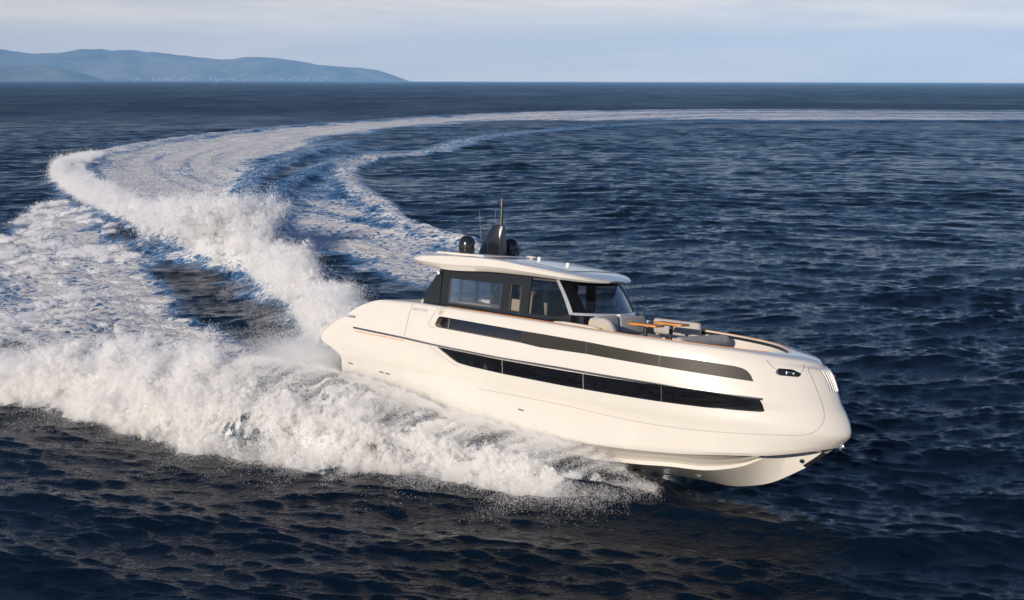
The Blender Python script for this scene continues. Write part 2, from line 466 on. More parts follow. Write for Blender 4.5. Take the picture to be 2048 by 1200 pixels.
for x in (1.3, 2.55, 2.80, 7.58):
    z = {1.3: 1.165, 2.55: 1.075, 2.80: 1.065, 7.58: .76}[x]
    both('water_outlet', ribbon([(x - .09, z + .006), (x + .09, z - .006)], .035, .006, 4), M['rubdark'])

# lettering on both quarters
fc = bpy.data.curves.new('lettering', 'FONT'); fc.body = 'INVICTUS'; fc.size = .115; fc.space_character = 1.45; fc.extrude = .002; fc.align_x = 'CENTER'
fo = bpy.data.objects.new('lettering', fc); COL.objects.link(fo)
bpy.context.view_layer.update()
me = bpy.data.meshes.new_from_object(fo.evaluated_get(bpy.context.evaluated_depsgraph_get()))
bpy.data.objects.remove(fo); bpy.data.curves.remove(fc)
co = np.zeros(len(me.vertices) * 3); me.vertices.foreach_get('co', co); co = co.reshape(-1, 3)
wd = co[:, 0].max() - co[:, 0].min()
for sgn in (1, -1):
    m2 = me.copy(); c2 = np.empty_like(co)
    for i, (a, b, c) in enumerate(co):
        x = 3.91 + a * (.54 / wd) * sgn; z = 2.955 + b * 1.0
        c2[i] = (x, sgn * (hull_y(x, z) - .004 - c), z)
    m2.vertices.foreach_set('co', c2.ravel()); m2.materials.clear()
    link('lettering', m2, M['letter'], yacht, 0)

# teak cap rail, along the inner edge of the coaming
cap = []
for x in np.linspace(4.7, 13.55, 80):
    r = G[K1 + 0]; y = np.interp(x, r[:, 0], r[:, 1]); z = np.interp(x, r[:, 0], r[:, 2])
    cap.append([(x, y - .016, z - .004), (x, y - .012, z + .010), (x, y + .010, z + .010), (x, y + .014, z - .004)])
both('cap_rail', MB().grid(cap), M['teak'])
# low dark hand rail on each bulwark
hr = []
for x in np.linspace(9.9, 13.5, 50):
    r = G[K1 + 1]; y = np.interp(x, r[:, 0], r[:, 1]); z = np.interp(x, r[:, 0], r[:, 2])
    hr.append([(x, y + .012, z - .075), (x, y + .05, z - .07), (x, y + .055, z - .01), (x, y + .015, z + .0)])
both('grab_rail', MB().grid(hr, closev=True), M['blackm'])
both('cleat_pocket', MB().grid(band_grid(xs_cl, cl_b, cl_t, -.10)), M['black'])

# cleats in their recess, bow grille, keel guard, anchor
both('cleat', MB().box((14.26, hy(14.26, 2.56, -.07), 2.545), (.22, .05, .035), Matrix.Rotation(R(38), 3, 'Z'), .012).box((14.20, hy(14.2, 2.55, -.06), 2.52), (.03, .04, .06), None, .008).box((14.32, hy(14.32, 2.55, -.06), 2.52), (.03, .04, .06), None, .008), M['steel'])
ys = np.linspace(-.27, .27, 25); zs = np.linspace(2.17, 2.64, 9)
def vent(y, z, d): return (hx(y, z) + d, y, z)
vb = MB().grid([[vent(y * (1 - .25 * (2.64 - z)), z, .006) for z in zs] for y in ys])
grille = vb.build('bow_grille', M['rubdark'], yacht, 60)
sl_ = MB()
for y in np.linspace(-.23, .23, 7):
    P = [[vent((y + e) * (1 - .25 * (2.64 - z)), z, dd) for e, dd in ((-.010, .006), (-.007, .016), (.007, .016), (.010, .006))] for z in zs]
    sl_.grid(P)
sl_.build('grille_slat', M['chromedark'], grille)
MB().box((hx(0, 2.5) + .035, .10, 2.5), (.03, .05, .05), None, .01).build('bow_light', M['red'], grille)
kz = [(14.46, .255), (14.60, .37), (14.78, .52), (14.93, .665)]
MB().grid([[(x - .03, -.10, z + .055), (x + .008, -.05, z + .012), (x + .022, 0, z - .01), (x + .008, .05, z + .012), (x - .03, .10, z + .055)] for x, z in smooth_curve(kz, 5)]).build('keel_guard', M['blackm'], yacht)
an = MB()
an.grid([[(15.10 + .30 * t, s * (.10 - .05 * t), .74 + .05 * t - .10 * (1 - abs(s)) * (1 - t * .3)) for s in np.linspace(-1, 1, 9)] for t in np.linspace(0, 1, 7)])
an.box((15.27, 0, .86), (.22, .06, .10), Matrix.Rotation(R(-28), 3, 'Y'), .02)
an.tube([(15.32, -.11, .86), (15.32, .11, .86)], .035, 10)
an.grid([[(15.30 + .12 * t, s * .13, .79 + .17 * t) for s in np.linspace(-1, 1, 5)] for t in np.linspace(0, 1, 4)])
anchor = an.build('anchor', M['steel'], yacht)
both('bow_eye', MB().lathe((14.42, -.17, .42), [(0, .03), (.03, .03), (.05, .012), (.05, -.02)], 12, (0.5, -.85, -.1)), M['steel'])
both('thruster_port', MB().lathe((12.02, -.72, -.22), [(.0, -.06), (.10, -.06), (.12, -.02), (.15, .02), (.16, -.02)], 20, (.25, -.75, -.6)), M['rubdark'])

# ------------------------------------------------------------------ deckhouse
# roof
XR = np.concatenate([np.linspace(2.86, 3.2, 8), np.linspace(3.35, 7.6, 28), np.linspace(7.7, 8.78, 22)])
def rw(x):
    a = 1.78 * (1 - np.clip((x - 6.4) / 2.42, 0, 1) ** 3.2) ** (1 / 2.1)
    return a * (1 - .10 * np.clip((3.3 - x) / .44, 0, 1) ** 2)
RZT = [(2.86, 4.40), (2.95, 4.455), (3.9, 4.53), (5, 4.57), (6.1, 4.555), (7, 4.475), (7.6, 4.415), (8.2, 4.335), (8.5, 4.27), (8.78, 4.19)]
RZB = [(2.86, 4.35), (2.95, 4.29), (3.1, 4.225), (4.1, 4.12), (4.95, 4.135), (5.7, 4.185), (7, 4.19), (7.9, 4.165), (8.5, 4.15), (8.78, 4.155)]
zt_ = smooth_curve(RZT, 8); zb_ = smooth_curve(RZB, 8)
rp = []
for x in XR:
    wv = max(rw(x), .02); a = float(np.interp(x, zt_[:, 0], zt_[:, 1])); b = float(np.interp(x, zb_[:, 0], zb_[:, 1])); h = a - b
    cr = .035
    half = [(0, a + cr), (.35, a + cr * .85), (.65, a + cr * .5), (.86, a + .004), (.93, a - .012), (.965, a - .035), (.985, a - .35 * h), (1.0, a - .60 * h), (.985, a - .68 * h), (.95, b + .02), (.92, b), (.84, b + .02), (.4, b + .05), (0, b + .05)]
    full = [(-u * wv, z) for u, z in half] + [(u * wv, z) for u, z in half[::-1][1:-1]]
    rp.append([(x, y, z) for y, z in full])
rb = MB().grid(rp, closev=True)
n_ = len(rp[0]); L0 = (len(rp) - 1) * n_
rb.f.append(tuple(range(n_))); rb.f.append(tuple(L0 + j for j in range(n_))[::-1])
roof = rb.build('roof', M['gel'], yacht, smooth=40)
def rz(x, y=0): return float(np.interp(x, zt_[:, 0], zt_[:, 1])) + .035 * (1 - min(1, abs(y) / 1.5) ** 2)
# skylight panel lines and plateau for the aerials
sk = [[(x, y, rz(x, y) + .006) for y in np.linspace(-1.05, 1.05, 9)] for x in np.linspace(6.7, 8.0, 12)]
MB().grid(sk).build('roof_hatch', M['roofgel'], yacht, 60)
MB().grid([[(x, y, rz(x, y) + .012) for y in np.linspace(-.98, .98, 9)] for x in (7.93, 7.965)]).build('hatch_gap', M['rubdark'], yacht)
for sy in (-1.05, 1.05):
    MB().grid([[(x, sy + e, rz(x, sy) + .010) for e in (-.012, .012)] for x in np.linspace(5.2, 8.0, 12)]).build('roof_seam', M['seam'], yacht)
MB().box((4.45, 0, 4.585), (1.7, 2.9, .07), None, .03, 3).build('aerial_plinth', M['gel'], yacht)
# mast
pb = [(4.02, .20, 4.60), (4.90, .17, 4.62)]
def msec(z, x0, x1, hw, hf): return [(x0, -hw, z), (x0 + .06, -hw - .03, z), (x1 - .10, -hf, z), (x1, -hf * .45, z), (x1, hf * .45, z), (x1 - .10, hf, z), (x0 + .06, hw + .03, z), (x0, hw, z)]
mastm = MB().grid([msec(4.60, 4.08, 4.92, .20, .17), msec(4.75, 4.13, 4.91, .18, .16), msec(5.36, 4.40, 4.82, .09, .10), msec(5.45, 4.45, 4.80, .08, .09), msec(5.47, 4.49, 4.77, .05, .06)], closev=True)
mastm.f.append(tuple(4 * 8 + j for j in range(8)))
mast = mastm.build('mast', M['black'], yacht, 25)
MB().tube([(4.70, 0, 5.45), (4.67, 0, 6.06)], [.05, .04], 12).tube([(4.67, 0, 6.05), (4.665, 0, 6.09)], .055, 12).build('mast_pole', M['blackm'], mast)
MB().tube([(4.665, 0, 6.09), (4.66, 0, 6.24)], [.035, .03], 12).build('masthead_light', M['grey'], mast)
for y, x in ((-.95, 4.28), (.95, 4.36)):
    MB().lathe((x, y, 4.62), [(0, 0), (.20, 0), (.21, .03), (.225, .05), (.235, .12), (.236, .26), (.225, .33), (.195, .40), (.15, .452), (.09, .485), (.03, .50), (0, .502)], 32).build('satellite_dome', M['black'], yacht, 60)
MB().tube([(4.23, -.2, 4.6), (4.02, -.2, 5.86)], [.010, .004], 6).build('whip_aerial', M['blackm'], yacht)
MB().tube([(4.25, .5, 4.6), (4.03, .5, 5.95)], [.010, .004], 6).build('whip_aerial', M['blackm'], yacht)
MB().tube([(4.75, .35, 4.70), (5.02, .35, 4.71)], [.03, .035], 10).lathe((5.02, .35, 4.71), [(.03, 0), (.05, .03), (.095, .06), (.10, .065), (.05, .05), (0, .045)], 18, (1, 0, 0)).tube([(4.80, .35, 4.58), (4.80, .35, 4.70)], .02, 8).build('horn', M['black'], yacht)
MB().lathe((5.86, 0, 4.57), [(.05, 0), (.045, .05), (.13, .055), (.15, .07), (.13, .09), (.05, .105), (0, .105)], 24).build('gps_aerial', M['white'], yacht)
for x in (6.17, 7.15):
    MB().lathe((x, -.05, rz(x) - .02), [(.05, 0), (.05, .09), (.04, .105), (0, .108)], 16).build('deck_light', M['white'], yacht)
MB().lathe((4.0, -1.35, 4.545), [(.05, 0), (.05, .035), (.02, .05), (0, .05)], 12).build('roof_fitting', M['blackm'], yacht)

# windscreen surface: v across (-1 starboard .. 1 port), t up
def ws(v, t, d=0.):
    xb, yb, zb = 8.93 - .52 * v * v, 1.56 * v, 3.325
    xt, yt, zt = 8.14 - .28 * v * v, 1.50 * v, 4.165
    k = t
    return (xb + (xt - xb) * k + d + .03 * math.sin(math.pi * k), yb + (yt - yb) * k, zb + (zt - zb) * k)
VS = np.linspace(-1, 1, 41)
MB().grid([[ws(v, t, .0) for t in np.linspace(.05, .99, 10)] for v in VS[4:37]]).build('windscreen', M['screen'], yacht, 180)
for sg in (-1, 1):
    MB().grid([[ws(sg * v, t, .002) for t in np.linspace(.03, .99, 10)] for v in np.linspace(.73, .985, 8)]).build('windscreen_pillar', M['frit'], yacht, 180)
    MB().grid([[ws(sg * (v + (1 - t) * .0), t, .014) for v in (.965, .985, 1.01, 1.03)] for t in np.linspace(-.02, 1, 12)]).build('pillar_trim', M['silver'], yacht, 60)
MB().grid([[ws(v, t, .004) for v in VS] for t in (.86, .93, .995)]).build('windscreen_header', M['frit'], yacht, 60)
MB().grid([[ws(v * 1.02, t, dd) for v in VS] for t, dd in ((-.035, .0), (-.03, .03), (.03, .03), (.045, .006))]).build('windscreen_sill', M['silver'], yacht, 60)
MB().box((8.97, 0, 3.335), (.10, .34, .05), None, .015).build('wiper_cover', M['silver'], yacht)
cow = [[(ws(v * 1.0, 0)[0] + .015 - .05 * k, ws(v, 0)[1] * 1.0, 3.30 - k) for k in np.linspace(0, .92, 5)] for v in np.linspace(-1, 1, 31)]
MB().grid(cow).build('cowl', M['black'], yacht, 60)
# forward cowl wings that sweep down to the side deck
both('cowl_wing', MB().prism([(7.6, 3.0), (7.78, 3.10), (8.0, 3.20), (8.25, 3.27), (8.42, 3.31), (8.5, 3.31), (8.5, 2.4), (7.6, 2.4)], lambda x, z: (x, -1.66, z), lambda x, z: (x, -1.52, z)), M['black'])

# sides: smoked pane over a dark frame, black aft wing
def side(pts, name, m, y0, th, label=None):
    lean = lambda z: .06 * (z - 3.1)
    return both(name, MB().prism(pts, lambda x, z: (x, -(y0 - lean(z)), z), lambda x, z: (x, -(y0 - th - lean(z)), z)), m, label=label)
side([(3.36, 2.42), (3.38, 3.13), (3.42, 3.45), (3.70, 3.86), (3.88, 4.12), (3.97, 4.14), (3.99, 2.42)], 'aft_wing', M['black'], 1.62, .10)
lean = lambda z: .06 * (z - 3.1)
def side_pane(pts, name, m, y0):
    return both(name, MB().add([(x, -(y0 - lean(z)), z) for x, z in pts], [tuple(range(len(pts)))]), m)
def bar(x0, x1, z0, z1, name='window_frame', y0=1.60, m='darkglass'): return side([(x0, z0), (x1, z0), (x1, z1), (x0, z1)], name, M[m], y0, .06)
bar(3.99, 8.1, 2.42, 3.21, 'lower_panel', 1.598, 'black'); bar(3.99, 4.27, 3.211, 4.16); bar(4.271, 6.12, 3.90, 4.16); bar(6.121, 6.42, 3.211, 4.18)
bar(6.421, 6.79, 3.92, 4.18); bar(6.791, 7.06, 3.211, 4.18)
bar(4.271, 6.12, 3.211, 3.25, 'window_frame', 1.602, 'grey')
for a_, b_ in ((4.272, 4.30), (6.092, 6.119)): bar(a_, b_, 3.251, 3.899, 'window_frame', 1.602, 'grey')
for a_, b_ in ((6.422, 6.45), (6.762, 6.789)): bar(a_, b_, 3.211, 3.919, 'door_frame', 1.602, 'grey')
side_pane([(4.30, 3.25), (6.09, 3.25), (6.09, 3.90), (4.30, 3.90)], 'side_window', M['clear'], 1.585)
side_pane([(6.45, 3.211), (6.76, 3.211), (6.76, 3.92), (6.45, 3.92)], 'door_window', M['clear'], 1.585)
side_pane([(7.06, 3.21), (8.30, 3.21), (8.42, 3.31), (7.88, 4.17), (7.06, 4.18)], 'quarter_window', M['smoked'], 1.60)
both('door_handle', MB().box((6.80, -1.60, 3.17), (.10, .03, .025), None, .008), M['steel'])
both('nav_light', MB().lathe((3.90, -1.635, 4.02), [(.045, 0), (.05, .02), (.03, .035), (0, .035)], 14, (0, -1, 0)), M['white'])
# inside: floor, ceiling liner, aft bulkhead frame, dash, helm seat, lounge
MB().box((5.9, 0, 2.44), (5.0, 3.0, .05)).build('cabin_floor', M['deck'], yacht)
MB().box((5.9, 0, 4.125), (4.0, 2.9, .04)).build('ceiling_liner', M['cream'], yacht)
ab = MB()
for y in (-1.42, -.72, 0, .72, 1.42): ab.box((3.98, y, 3.3), (.07, .09, 1.7))
ab.box((3.98, 0, 4.06), (.07, 2.95, .12)).box((3.98, 0, 2.55), (.07, 2.95, .18))
ab.build('aft_bulkhead', M['grey'], yacht)
MB().prism([(8.2, 2.46), (7.55, 2.46), (7.6, 3.18), (7.75, 3.30), (8.5, 3.30), (8.7, 3.25), (8.7, 2.46)], lambda x, z: (x, -1.35, z), lambda x, z: (x, 1.35, z)).build('dashboard', M['blackm'], yacht)
wh = MB()
a0 = Vector((7.48, -.62, 3.36))
wh.tube([(7.48 + .10 * math.cos(t), -.62 + .2 * math.sin(t), 3.36 + .17 * math.cos(t)) for t in np.linspace(0, 2 * math.pi, 25)], .018, 8, False).tube([(7.48, -.62, 3.36), (7.62, -.62, 3.25)], .02)
wh.build('steering_wheel', M['blackm'], yacht)
for y in (-.62, .25):
    MB().box((6.85, y, 3.02), (.55, .6, .16), None, .05).box((6.60, y, 3.42), (.16, .56, .72), Matrix.Rotation(R(-10), 3, 'Y'), .06).box((6.85, y, 2.7), (.2, .2, .5)).build('helm_seat', M['cream'], yacht)
MB().box((4.9, .95, 2.85), (1.5, .7, .3), None, .08).box((4.9, 1.28, 3.14), (1.5, .18, .42), None, .07).build('saloon_sofa', M['cream'], yacht)
MB().box((5.0, -1.0, 2.86), (1.2, .7, .8), None, .03).build('galley_unit', M['cream'], yacht)
# cockpit floor and seat aft of the saloon
MB().box((2.95, .35, 2.72), (.7, 2.4, .5), None, .08).box((2.66, .35, 3.0), (.2, 2.4, .35), None, .07).build('cockpit_seat', M['fabric'], yacht)

# moulded seat base on the foredeck's starboard side and its twin
both('seat_moulding', MB().grid([[(x, y, z) for y, z in ((-1.98, 2.43), (-1.97, zz - .05), (-1.93, zz), (-1.80, zz + .005), (-1.74, zz - .03), (-1.72, 2.43))] for x, zz in ((7.95, 2.6), (8.05, 3.06), (8.2, 3.125), (8.5, 3.14), (9.3, 3.12), (9.5, 3.09), (9.6, 3.0), (9.66, 2.43))]), M['gel'], smooth=50)

# ------------------------------------------------------------------ things standing on the foredeck
def cushion(mb, c, d, rot=None, bev=.06): return mb.box(c, d, rot, bev, 4)
def thing_part(name, mb, m, rt, org, smooth=60): return mb.build(name, m, rt, smooth, org)

org = (9.6, 0, 2.42)
sofa = root('deck_sofa', 'grey upholstered sofa curving round the tables in front of the windscreen', 'sofa', org)
thing_part('seat_base', MB().box((9.28, 0, 2.55), (.75, 2.9, .26), None, .03).box((9.95, -1.35, 2.55), (.9, .55, .26), None, .03).box((10.1, 1.35, 2.55), (1.3, .55, .26), None, .03), M['gel'], sofa, org)
for c, d in (((9.30, -.62, 2.76), (.72, 1.1, .18)), ((9.30, .55, 2.76), (.72, 1.15, .18)), ((9.95, -1.32, 2.76), (.62, .62, .18)), ((9.75, 1.34, 2.76), (.8, .62, .18)), ((10.5, 1.34, 2.76), (.7, .62, .18))):
    thing_part('seat_cushion', cushion(MB(), c, d), M['fabric'], sofa, org)
thing_part('backrest', cushion(MB(), (9.02, -.78, 3.08), (.22, .98, .50), Matrix.Rotation(R(-10), 3, 'Y'), .08), M['fabric'], sofa, org)
thing_part('backrest', cushion(MB(), (9.02, .40, 3.07), (.22, 1.30, .50), Matrix.Rotation(R(-10), 3, 'Y'), .08), M['fabric'], sofa, org)
thing_part('backrest', cushion(MB(), (9.72, 1.68, 3.04), (1.45, .20, .42), Matrix.Rotation(R(8), 3, 'X'), .08), M['fabric'], sofa, org)
# near arm: curved end that falls away forwards
arm = []
for x, zz in ((9.08, 3.30), (9.25, 3.335), (9.50, 3.335), (9.66, 3.27), (9.78, 3.12), (9.86, 2.96), (9.92, 2.84)):
    arm.append([(x, -1.66, 2.70), (x, -1.67, zz - .06), (x, -1.63, zz - .01), (x, -1.55, zz), (x, -1.46, zz - .02), (x, -1.42, zz - .07), (x, -1.42, 2.70)])
ab_ = MB().grid(arm); ab_.f.append(tuple(range(7))); ab_.f.append(tuple(42 + j for j in range(7)))
thing_part('armrest', ab_, M['fabric'], sofa, org)
tr = [[(x + .015, -1.685, zz - .0), (x + .015, -1.685, zz - .16)] for x, zz in ((9.06, 3.22), (9.3, 3.23), (9.5, 3.2), (9.66, 3.10), (9.8, 2.94), (9.9, 2.80))]
thing_part('arm_trim', MB().grid(tr), M['beige'], sofa, org)


def table(org, ang, label):
    t = root('deck_table', label, 'table', org, 'teak tables on the foredeck')
    rot = Matrix.Rotation(R(ang), 3, 'Z')
    c = Vector(org)
    thing_part('table_top', MB().box(c + Vector((0, 0, .785)), (.80, .50, .055), rot, .012, 2), M['teak'], t, org, 40)
    thing_part('hinge', MB().box(c + Vector((0, 0, .745)), (.30, .40, .025), rot, .006), M['steel'], t, org)
    thing_part('table_leg', MB().tube([c + Vector((0, 0, .0)), c + Vector((0, 0, .74))], [.055, .052], 16).lathe(c, [(0, .02), (.15, .02), (.16, 0)], 20), M['blackm'], t, org)
    return t
table((10.05, -.50, 2.42), 3, 'orange teak table close to the starboard coaming, beside the sofa armrest')
table((10.26, .42, 2.45), 3, 'orange teak table further to port, in front of the far sofa backrest')

org = (12.0, 0, 2.42)
pad = root('sun_pad', 'wide grey sun pad filling the foredeck ahead of the tables', 'sun pad', org)
def padpoly(x0, x1, y0, y1):
    out = []
    for x in np.linspace(x0, x1, 14):
        r = G[K1 + 2]; lim = abs(np.interp(x, r[:, 0], r[:, 1])) - .16
        out.append((x, max(-lim, y0), min(lim, y1)))
    return out
for y0, y1 in ((-1.75, -.60), (-.58, .58), (.60, 1.75)):
    P = padpoly(11.15, 13.25, y0, y1); g = []
    for i, (x, a, b) in enumerate(P):
        e = .05 if 0 < i < len(P) - 1 else .0
        if b - a < .06: b = a + .06
        zt = 2.73 if 0 < i < len(P) - 1 else 2.70
        g.append([(x, a, 2.44), (x, a, zt - .04), (x, a + .03, zt - .008), (x, a + (b - a) * .33, zt + .012), (x, a + (b - a) * .66, zt + .012), (x, b - .03, zt - .008), (x, b, zt - .04), (x, b, 2.44)])
    mb = MB().grid(g); n8 = 8; mb.f.append(tuple(range(n8))); mb.f.append(tuple((len(g) - 1) * n8 + j for j in range(n8)))
    thing_part('pad_cushion', mb, M['fabric'], pad, org, 50)
org = (11.5, .25, 2.74)
bol = root('bolster_cushion', 'long grey bolster cushion lying across the sun pad', 'cushion', org)
bp_ = [(11.62, -1.15, 2.90), (11.55, -.75, 2.905), (11.47, -.2, 2.905), (11.38, .4, 2.905), (11.28, 1.0, 2.905), (11.20, 1.42, 2.90)]
bp_ = [(11.35, y, z) for x, y, z in bp_]
sc_ = smooth_curve([np.array(p) for p in bp_], 6)
rr = [.155 * min(1, (1 - abs(2 * i / (len(sc_) - 1) - 1) ** 14 * .35)) * (1 - .05 * (i % 6 == 0)) for i in range(len(sc_))]
thing_part('cushion_cover', MB().tube([tuple(p) for p in sc_], rr, 20), M['fabric'], bol, org, 80)

# ------------------------------------------------------------------ the sea
def hash2(ix, iy, seed):
    h = (ix.astype(np.int64) * 374761393 + iy.astype(np.int64) * 668265263 + seed * 2147483647 % 1000003) & 0xffffffff
    h = ((h ^ (h >> 13)) * 1274126177) & 0xffffffff
    return ((h ^ (h >> 16)) & 0xffff) / 65535.


def vnoise(x, y, seed=0):
    ix, iy = np.floor(x), np.floor(y); fx, fy = x - ix, y - iy
    fx = fx * fx * fx * (fx * (fx * 6 - 15) + 10); fy = fy * fy * fy * (fy * (fy * 6 - 15) + 10)
    a, b = hash2(ix, iy, seed), hash2(ix + 1, iy, seed); c, d = hash2(ix, iy + 1, seed), hash2(ix + 1, iy + 1, seed)
    return (a + (b - a) * fx) * (1 - fy) + (c + (d - c) * fx) * fy


def fbm(x, y, octv=4, seed=0, gain=.55):
    s = np.zeros_like(x); a = 1.; t = 0.
    for o in range(octv):
        s += a * vnoise(x, y, seed + o * 17); t += a; a *= gain
        x, y = x * 1.9 + y * .7 + 11.3, y * 1.9 - x * .7 + 5.1
    return s / t


# wake layout on the water, in metres
FOAM = {
'A':[(4.1,29.7),(2.8,28.7),(1.3,27.9),(-0.3,28.5),(-2.2,29.5),(-3.4,30.5),(-4.5,30.7),(-6.1,30.1),(-7.2,31.6),(-9.2,34.0),(-11.5,34.8),(-12.2,34.0),(-13.7,35.1),(-15.1,36.5),(-16.8,35.9),(-20.0,35.1),(-37.3,66.9),(-35.6,75.5),(-33.5,78.0),(-37.0,89.9),(-40.4,103.6),(-39.9,108.4),(-32.2,93.5),(-22.2,71.0),(-18.3,62.4),(-12.8,49.7),(-9.6,44.8),(-6.5,39.4),(-3.3,34.0),(-0.3,32.0),(3.0,30.3)],
'T':[(-20.4,66.9),(-17.7,63.3),(-14.5,57.8),(-11.5,49.7),(-10.0,44.8),(-12.0,47.6),(-14.6,51.9),(-17.9,58.5),(-20.4,62.4)],
'B':[(-6.6,47.6),(-9.8,57.1),(-13.4,68.9),(-17.9,83.6),(-24.2,110.9),(-27.2,132.3),(-29.8,169.6),(-29.5,220.5),(-18.7,260.7),(-3.0,299.1),(48.1,310.6),(131.1,310.6),(194.4,299.1),(253.0,389.9),(178.6,423.7),(66.7,431.1),(-3.8,383.8),(-44.6,281.8),(-56.4,218.5),(-60.8,185.1),(-56.7,158.4),(-49.1,132.3),(-40.1,108.4),(-29.9,86.6),(-20.4,66.9),(-15.8,60.0),(-12.5,54.4),(-9.4,47.6),(-6.7,40.8),(-5.0,38.0)],
'C':[(-2.8,72.1),(-3.9,75.5),(-5.4,78.0),(-7.8,83.6),(-9.9,93.5),(-12.0,101.4),(-15.7,116.3),(-17.5,132.3),(-17.5,148.7),(-16.5,156.4),(-20.4,151.5),(-20.6,128.8),(-20.3,115.1),(-19.6,101.4),(-17.4,86.6),(-15.3,75.5),(-12.7,71.0),(-8.6,63.3),(-5.5,58.5),(-4.2,57.1),(-1.6,60.0)],
'D':[(-25.9,128.8),(-27.1,161.6),(-24.4,194.0),(-15.5,192.5),(-11.9,175.7),(-12.8,159.5),(-17.0,144.2),(-20.6,128.8)]}
# ridges: (x, y, height, width outward, width inward); outward = right-hand side walking along the list
RIDGE = {
'curtain':[(4.3,27.6,.02,.2,.2),(3.83,27.88,.42,.5,.4),(2.88,28.16,.80,.9,.5),(1.93,28.55,.98,1.2,.5),(.71,29.26,1.06,1.3,.5),(-.97,30.42,1.22,1.4,.6),(-1.93,31.06,1.31,1.5,.6),(-3.1,31.78,1.62,1.9,.7),(-3.9,32.1,1.80,2.0,.7),(-5.0,32.5,1.98,2.2,.8),(-6.1,33.0,2.05,2.4,.9),(-7.3,33.6,2.02,2.4,1.0),(-8.5,34.2,1.75,2.2,1.2),(-9.9,35.2,1.35,2.0,1.5),(-11.4,36.3,1.15,2.0,2.),(-13.5,37.6,.65,2.0,2.4),(-16.5,39.2,.38,2.,3),(-21,42,.2,2.,3)],
'stern':[(-5.4,40.3,.9,1.2,1.0),(-6.0,43.0,1.0,1.5,1.2),(-6.9,47.2,1.1,1.7,1.5),(-9.2,53.5,1.15,1.9,1.8),(-12.0,60.0,1.15,2.2,2.2),(-16.2,68.0,1.1,2.5,2.6),(-20.0,74.0,1.,2.6,3),(-25.4,83.,1.05,3.,3.4),(-34.2,99.,.75,2.6,4),(-43.8,118.,.65,2.4,5),(-50.,135,.55,2.,5),(-54.,150.,.5,2.,6),(-56.5,172.,.6,2.2,6),(-55.4,214.7,.55,2,6),(-43.6,275.5,.5,2,6),(-3.6,366.5,.5,3,6),(64.5,416.5,.5,3,6),(172.6,409.5,.5,3,6)],
'inner':[(-8.0,55.0,.35,1.5,2.5),(-10.7,60.0,.45,1.6,2.5),(-15.2,73.2,.5,1.8,3),(-19.5,89.9,.5,2,3),(-24.0,110.9,.55,2,3),(-26.6,132.3,.55,2.2,4),(-27.4,163.8,.5,2.4,4),(-24.8,197.2,.4,3,5)],
'left':[(-14.8,72.,.25,1.,2.),(-15.7,78.0,.35,1.2,2.2),(-17.9,89.9,.45,1.4,3),(-20.3,105.9,.5,1.5,3),(-20.8,121.0,.55,1.6,3),(-20.6,144.2,.5,1.8,3),(-17.0,155.4,.3,2,3)],
'right':[(-1.0,66.,.35,1.,3.),(-2.9,73.2,.4,1.2,3),(-5.4,78.0,.45,1.2,3),(-8.0,85.1,.45,1.3,3),(-10.1,95.3,.45,1.4,3),(-12.1,102.3,.45,1.5,3),(-15.7,117.4,.5,1.6,3),(-17.5,133.0,.55,1.8,4),(-17.3,149.6,.55,2,4),(-10,170,.4,2.5,5),(-2.1,214.7,.45,3,6),(31.4,275.5,.5,4,7),(83.4,299.1,.5,4,7),(160,300,.5,4,7)]}
RIDGE['left'] = [(a, b, c, e, d) for a, b, c, d, e in RIDGE['left']]
for k_ in ('inner', 'right'): RIDGE[k_] = [(a, b, c, e, d) for a, b, c, d, e in RIDGE[k_]]


def resample(P, step):
    P = np.asarray(P, float); C = smooth_curve(P, 10); out = [C[0]]
    for q in C[1:]:
        if np.hypot(*(q[:2] - out[-1][:2])) > step * max(1, q[1] / 60): out.append(q)
    return np.array(out)


def ridge_field(x, y, P):
    """signed distance to the crest (positive outward), plus h, wout, win at the nearest crest point, and the arc position"""
    C = resample(P, .5); n = len(C)
    best = np.full(x.shape, 1e9); sd = np.full(x.shape, 1e9); at = np.zeros(x.shape)
    for i in range(n - 1):
        ax, ay = C[i, :2]; bx, by = C[i + 1, :2]; dx, dy = bx - ax, by - ay; L = dx * dx + dy * dy
        t = np.clip(((x - ax) * dx + (y - ay) * dy) / L, 0, 1); ex, ey = x - ax - t * dx, y - ay - t * dy; d2 = ex * ex + ey * ey
        m = d2 < best; best[m] = d2[m]
        s = np.where(dx * (y - ay) - dy * (x - ax) > 0, 1., -1.)     # left of travel
        sd[m] = (np.sqrt(d2) * s)[m]; at[m] = (i + t)[m]
    ii = np.arange(n)
    return sd, np.interp(at, ii, C[:, 2]), np.interp(at, ii, C[:, 3]), np.interp(at, ii, C[:, 4]), at


def poly_sd(x, y, P):
    """signed distance to polygon, positive inside"""
    best = np.full(x.shape, 1e18); ins = np.zeros(x.shape, bool); n = len(P)
    for i in range(n):
        ax, ay = P[i]; bx, by = P[(i + 1) % n]; dx, dy = bx - ax, by - ay
        t = np.clip(((x - ax) * dx + (y - ay) * dy) / (dx * dx + dy * dy), 0, 1)
        best = np.minimum(best, (x - ax - t * dx) ** 2 + (y - ay - t * dy) ** 2)
        c = ((ay > y) != (by > y)) & (x < (bx - ax) * (y - ay) / (by - ay + 1e-12) + ax); ins ^= c
    return np.sqrt(best) * np.where(ins, 1, -1)


def sstep(a, b, v):
    t = np.clip((v - a) / (b - a), 0, 1); return t * t * (3 - 2 * t)


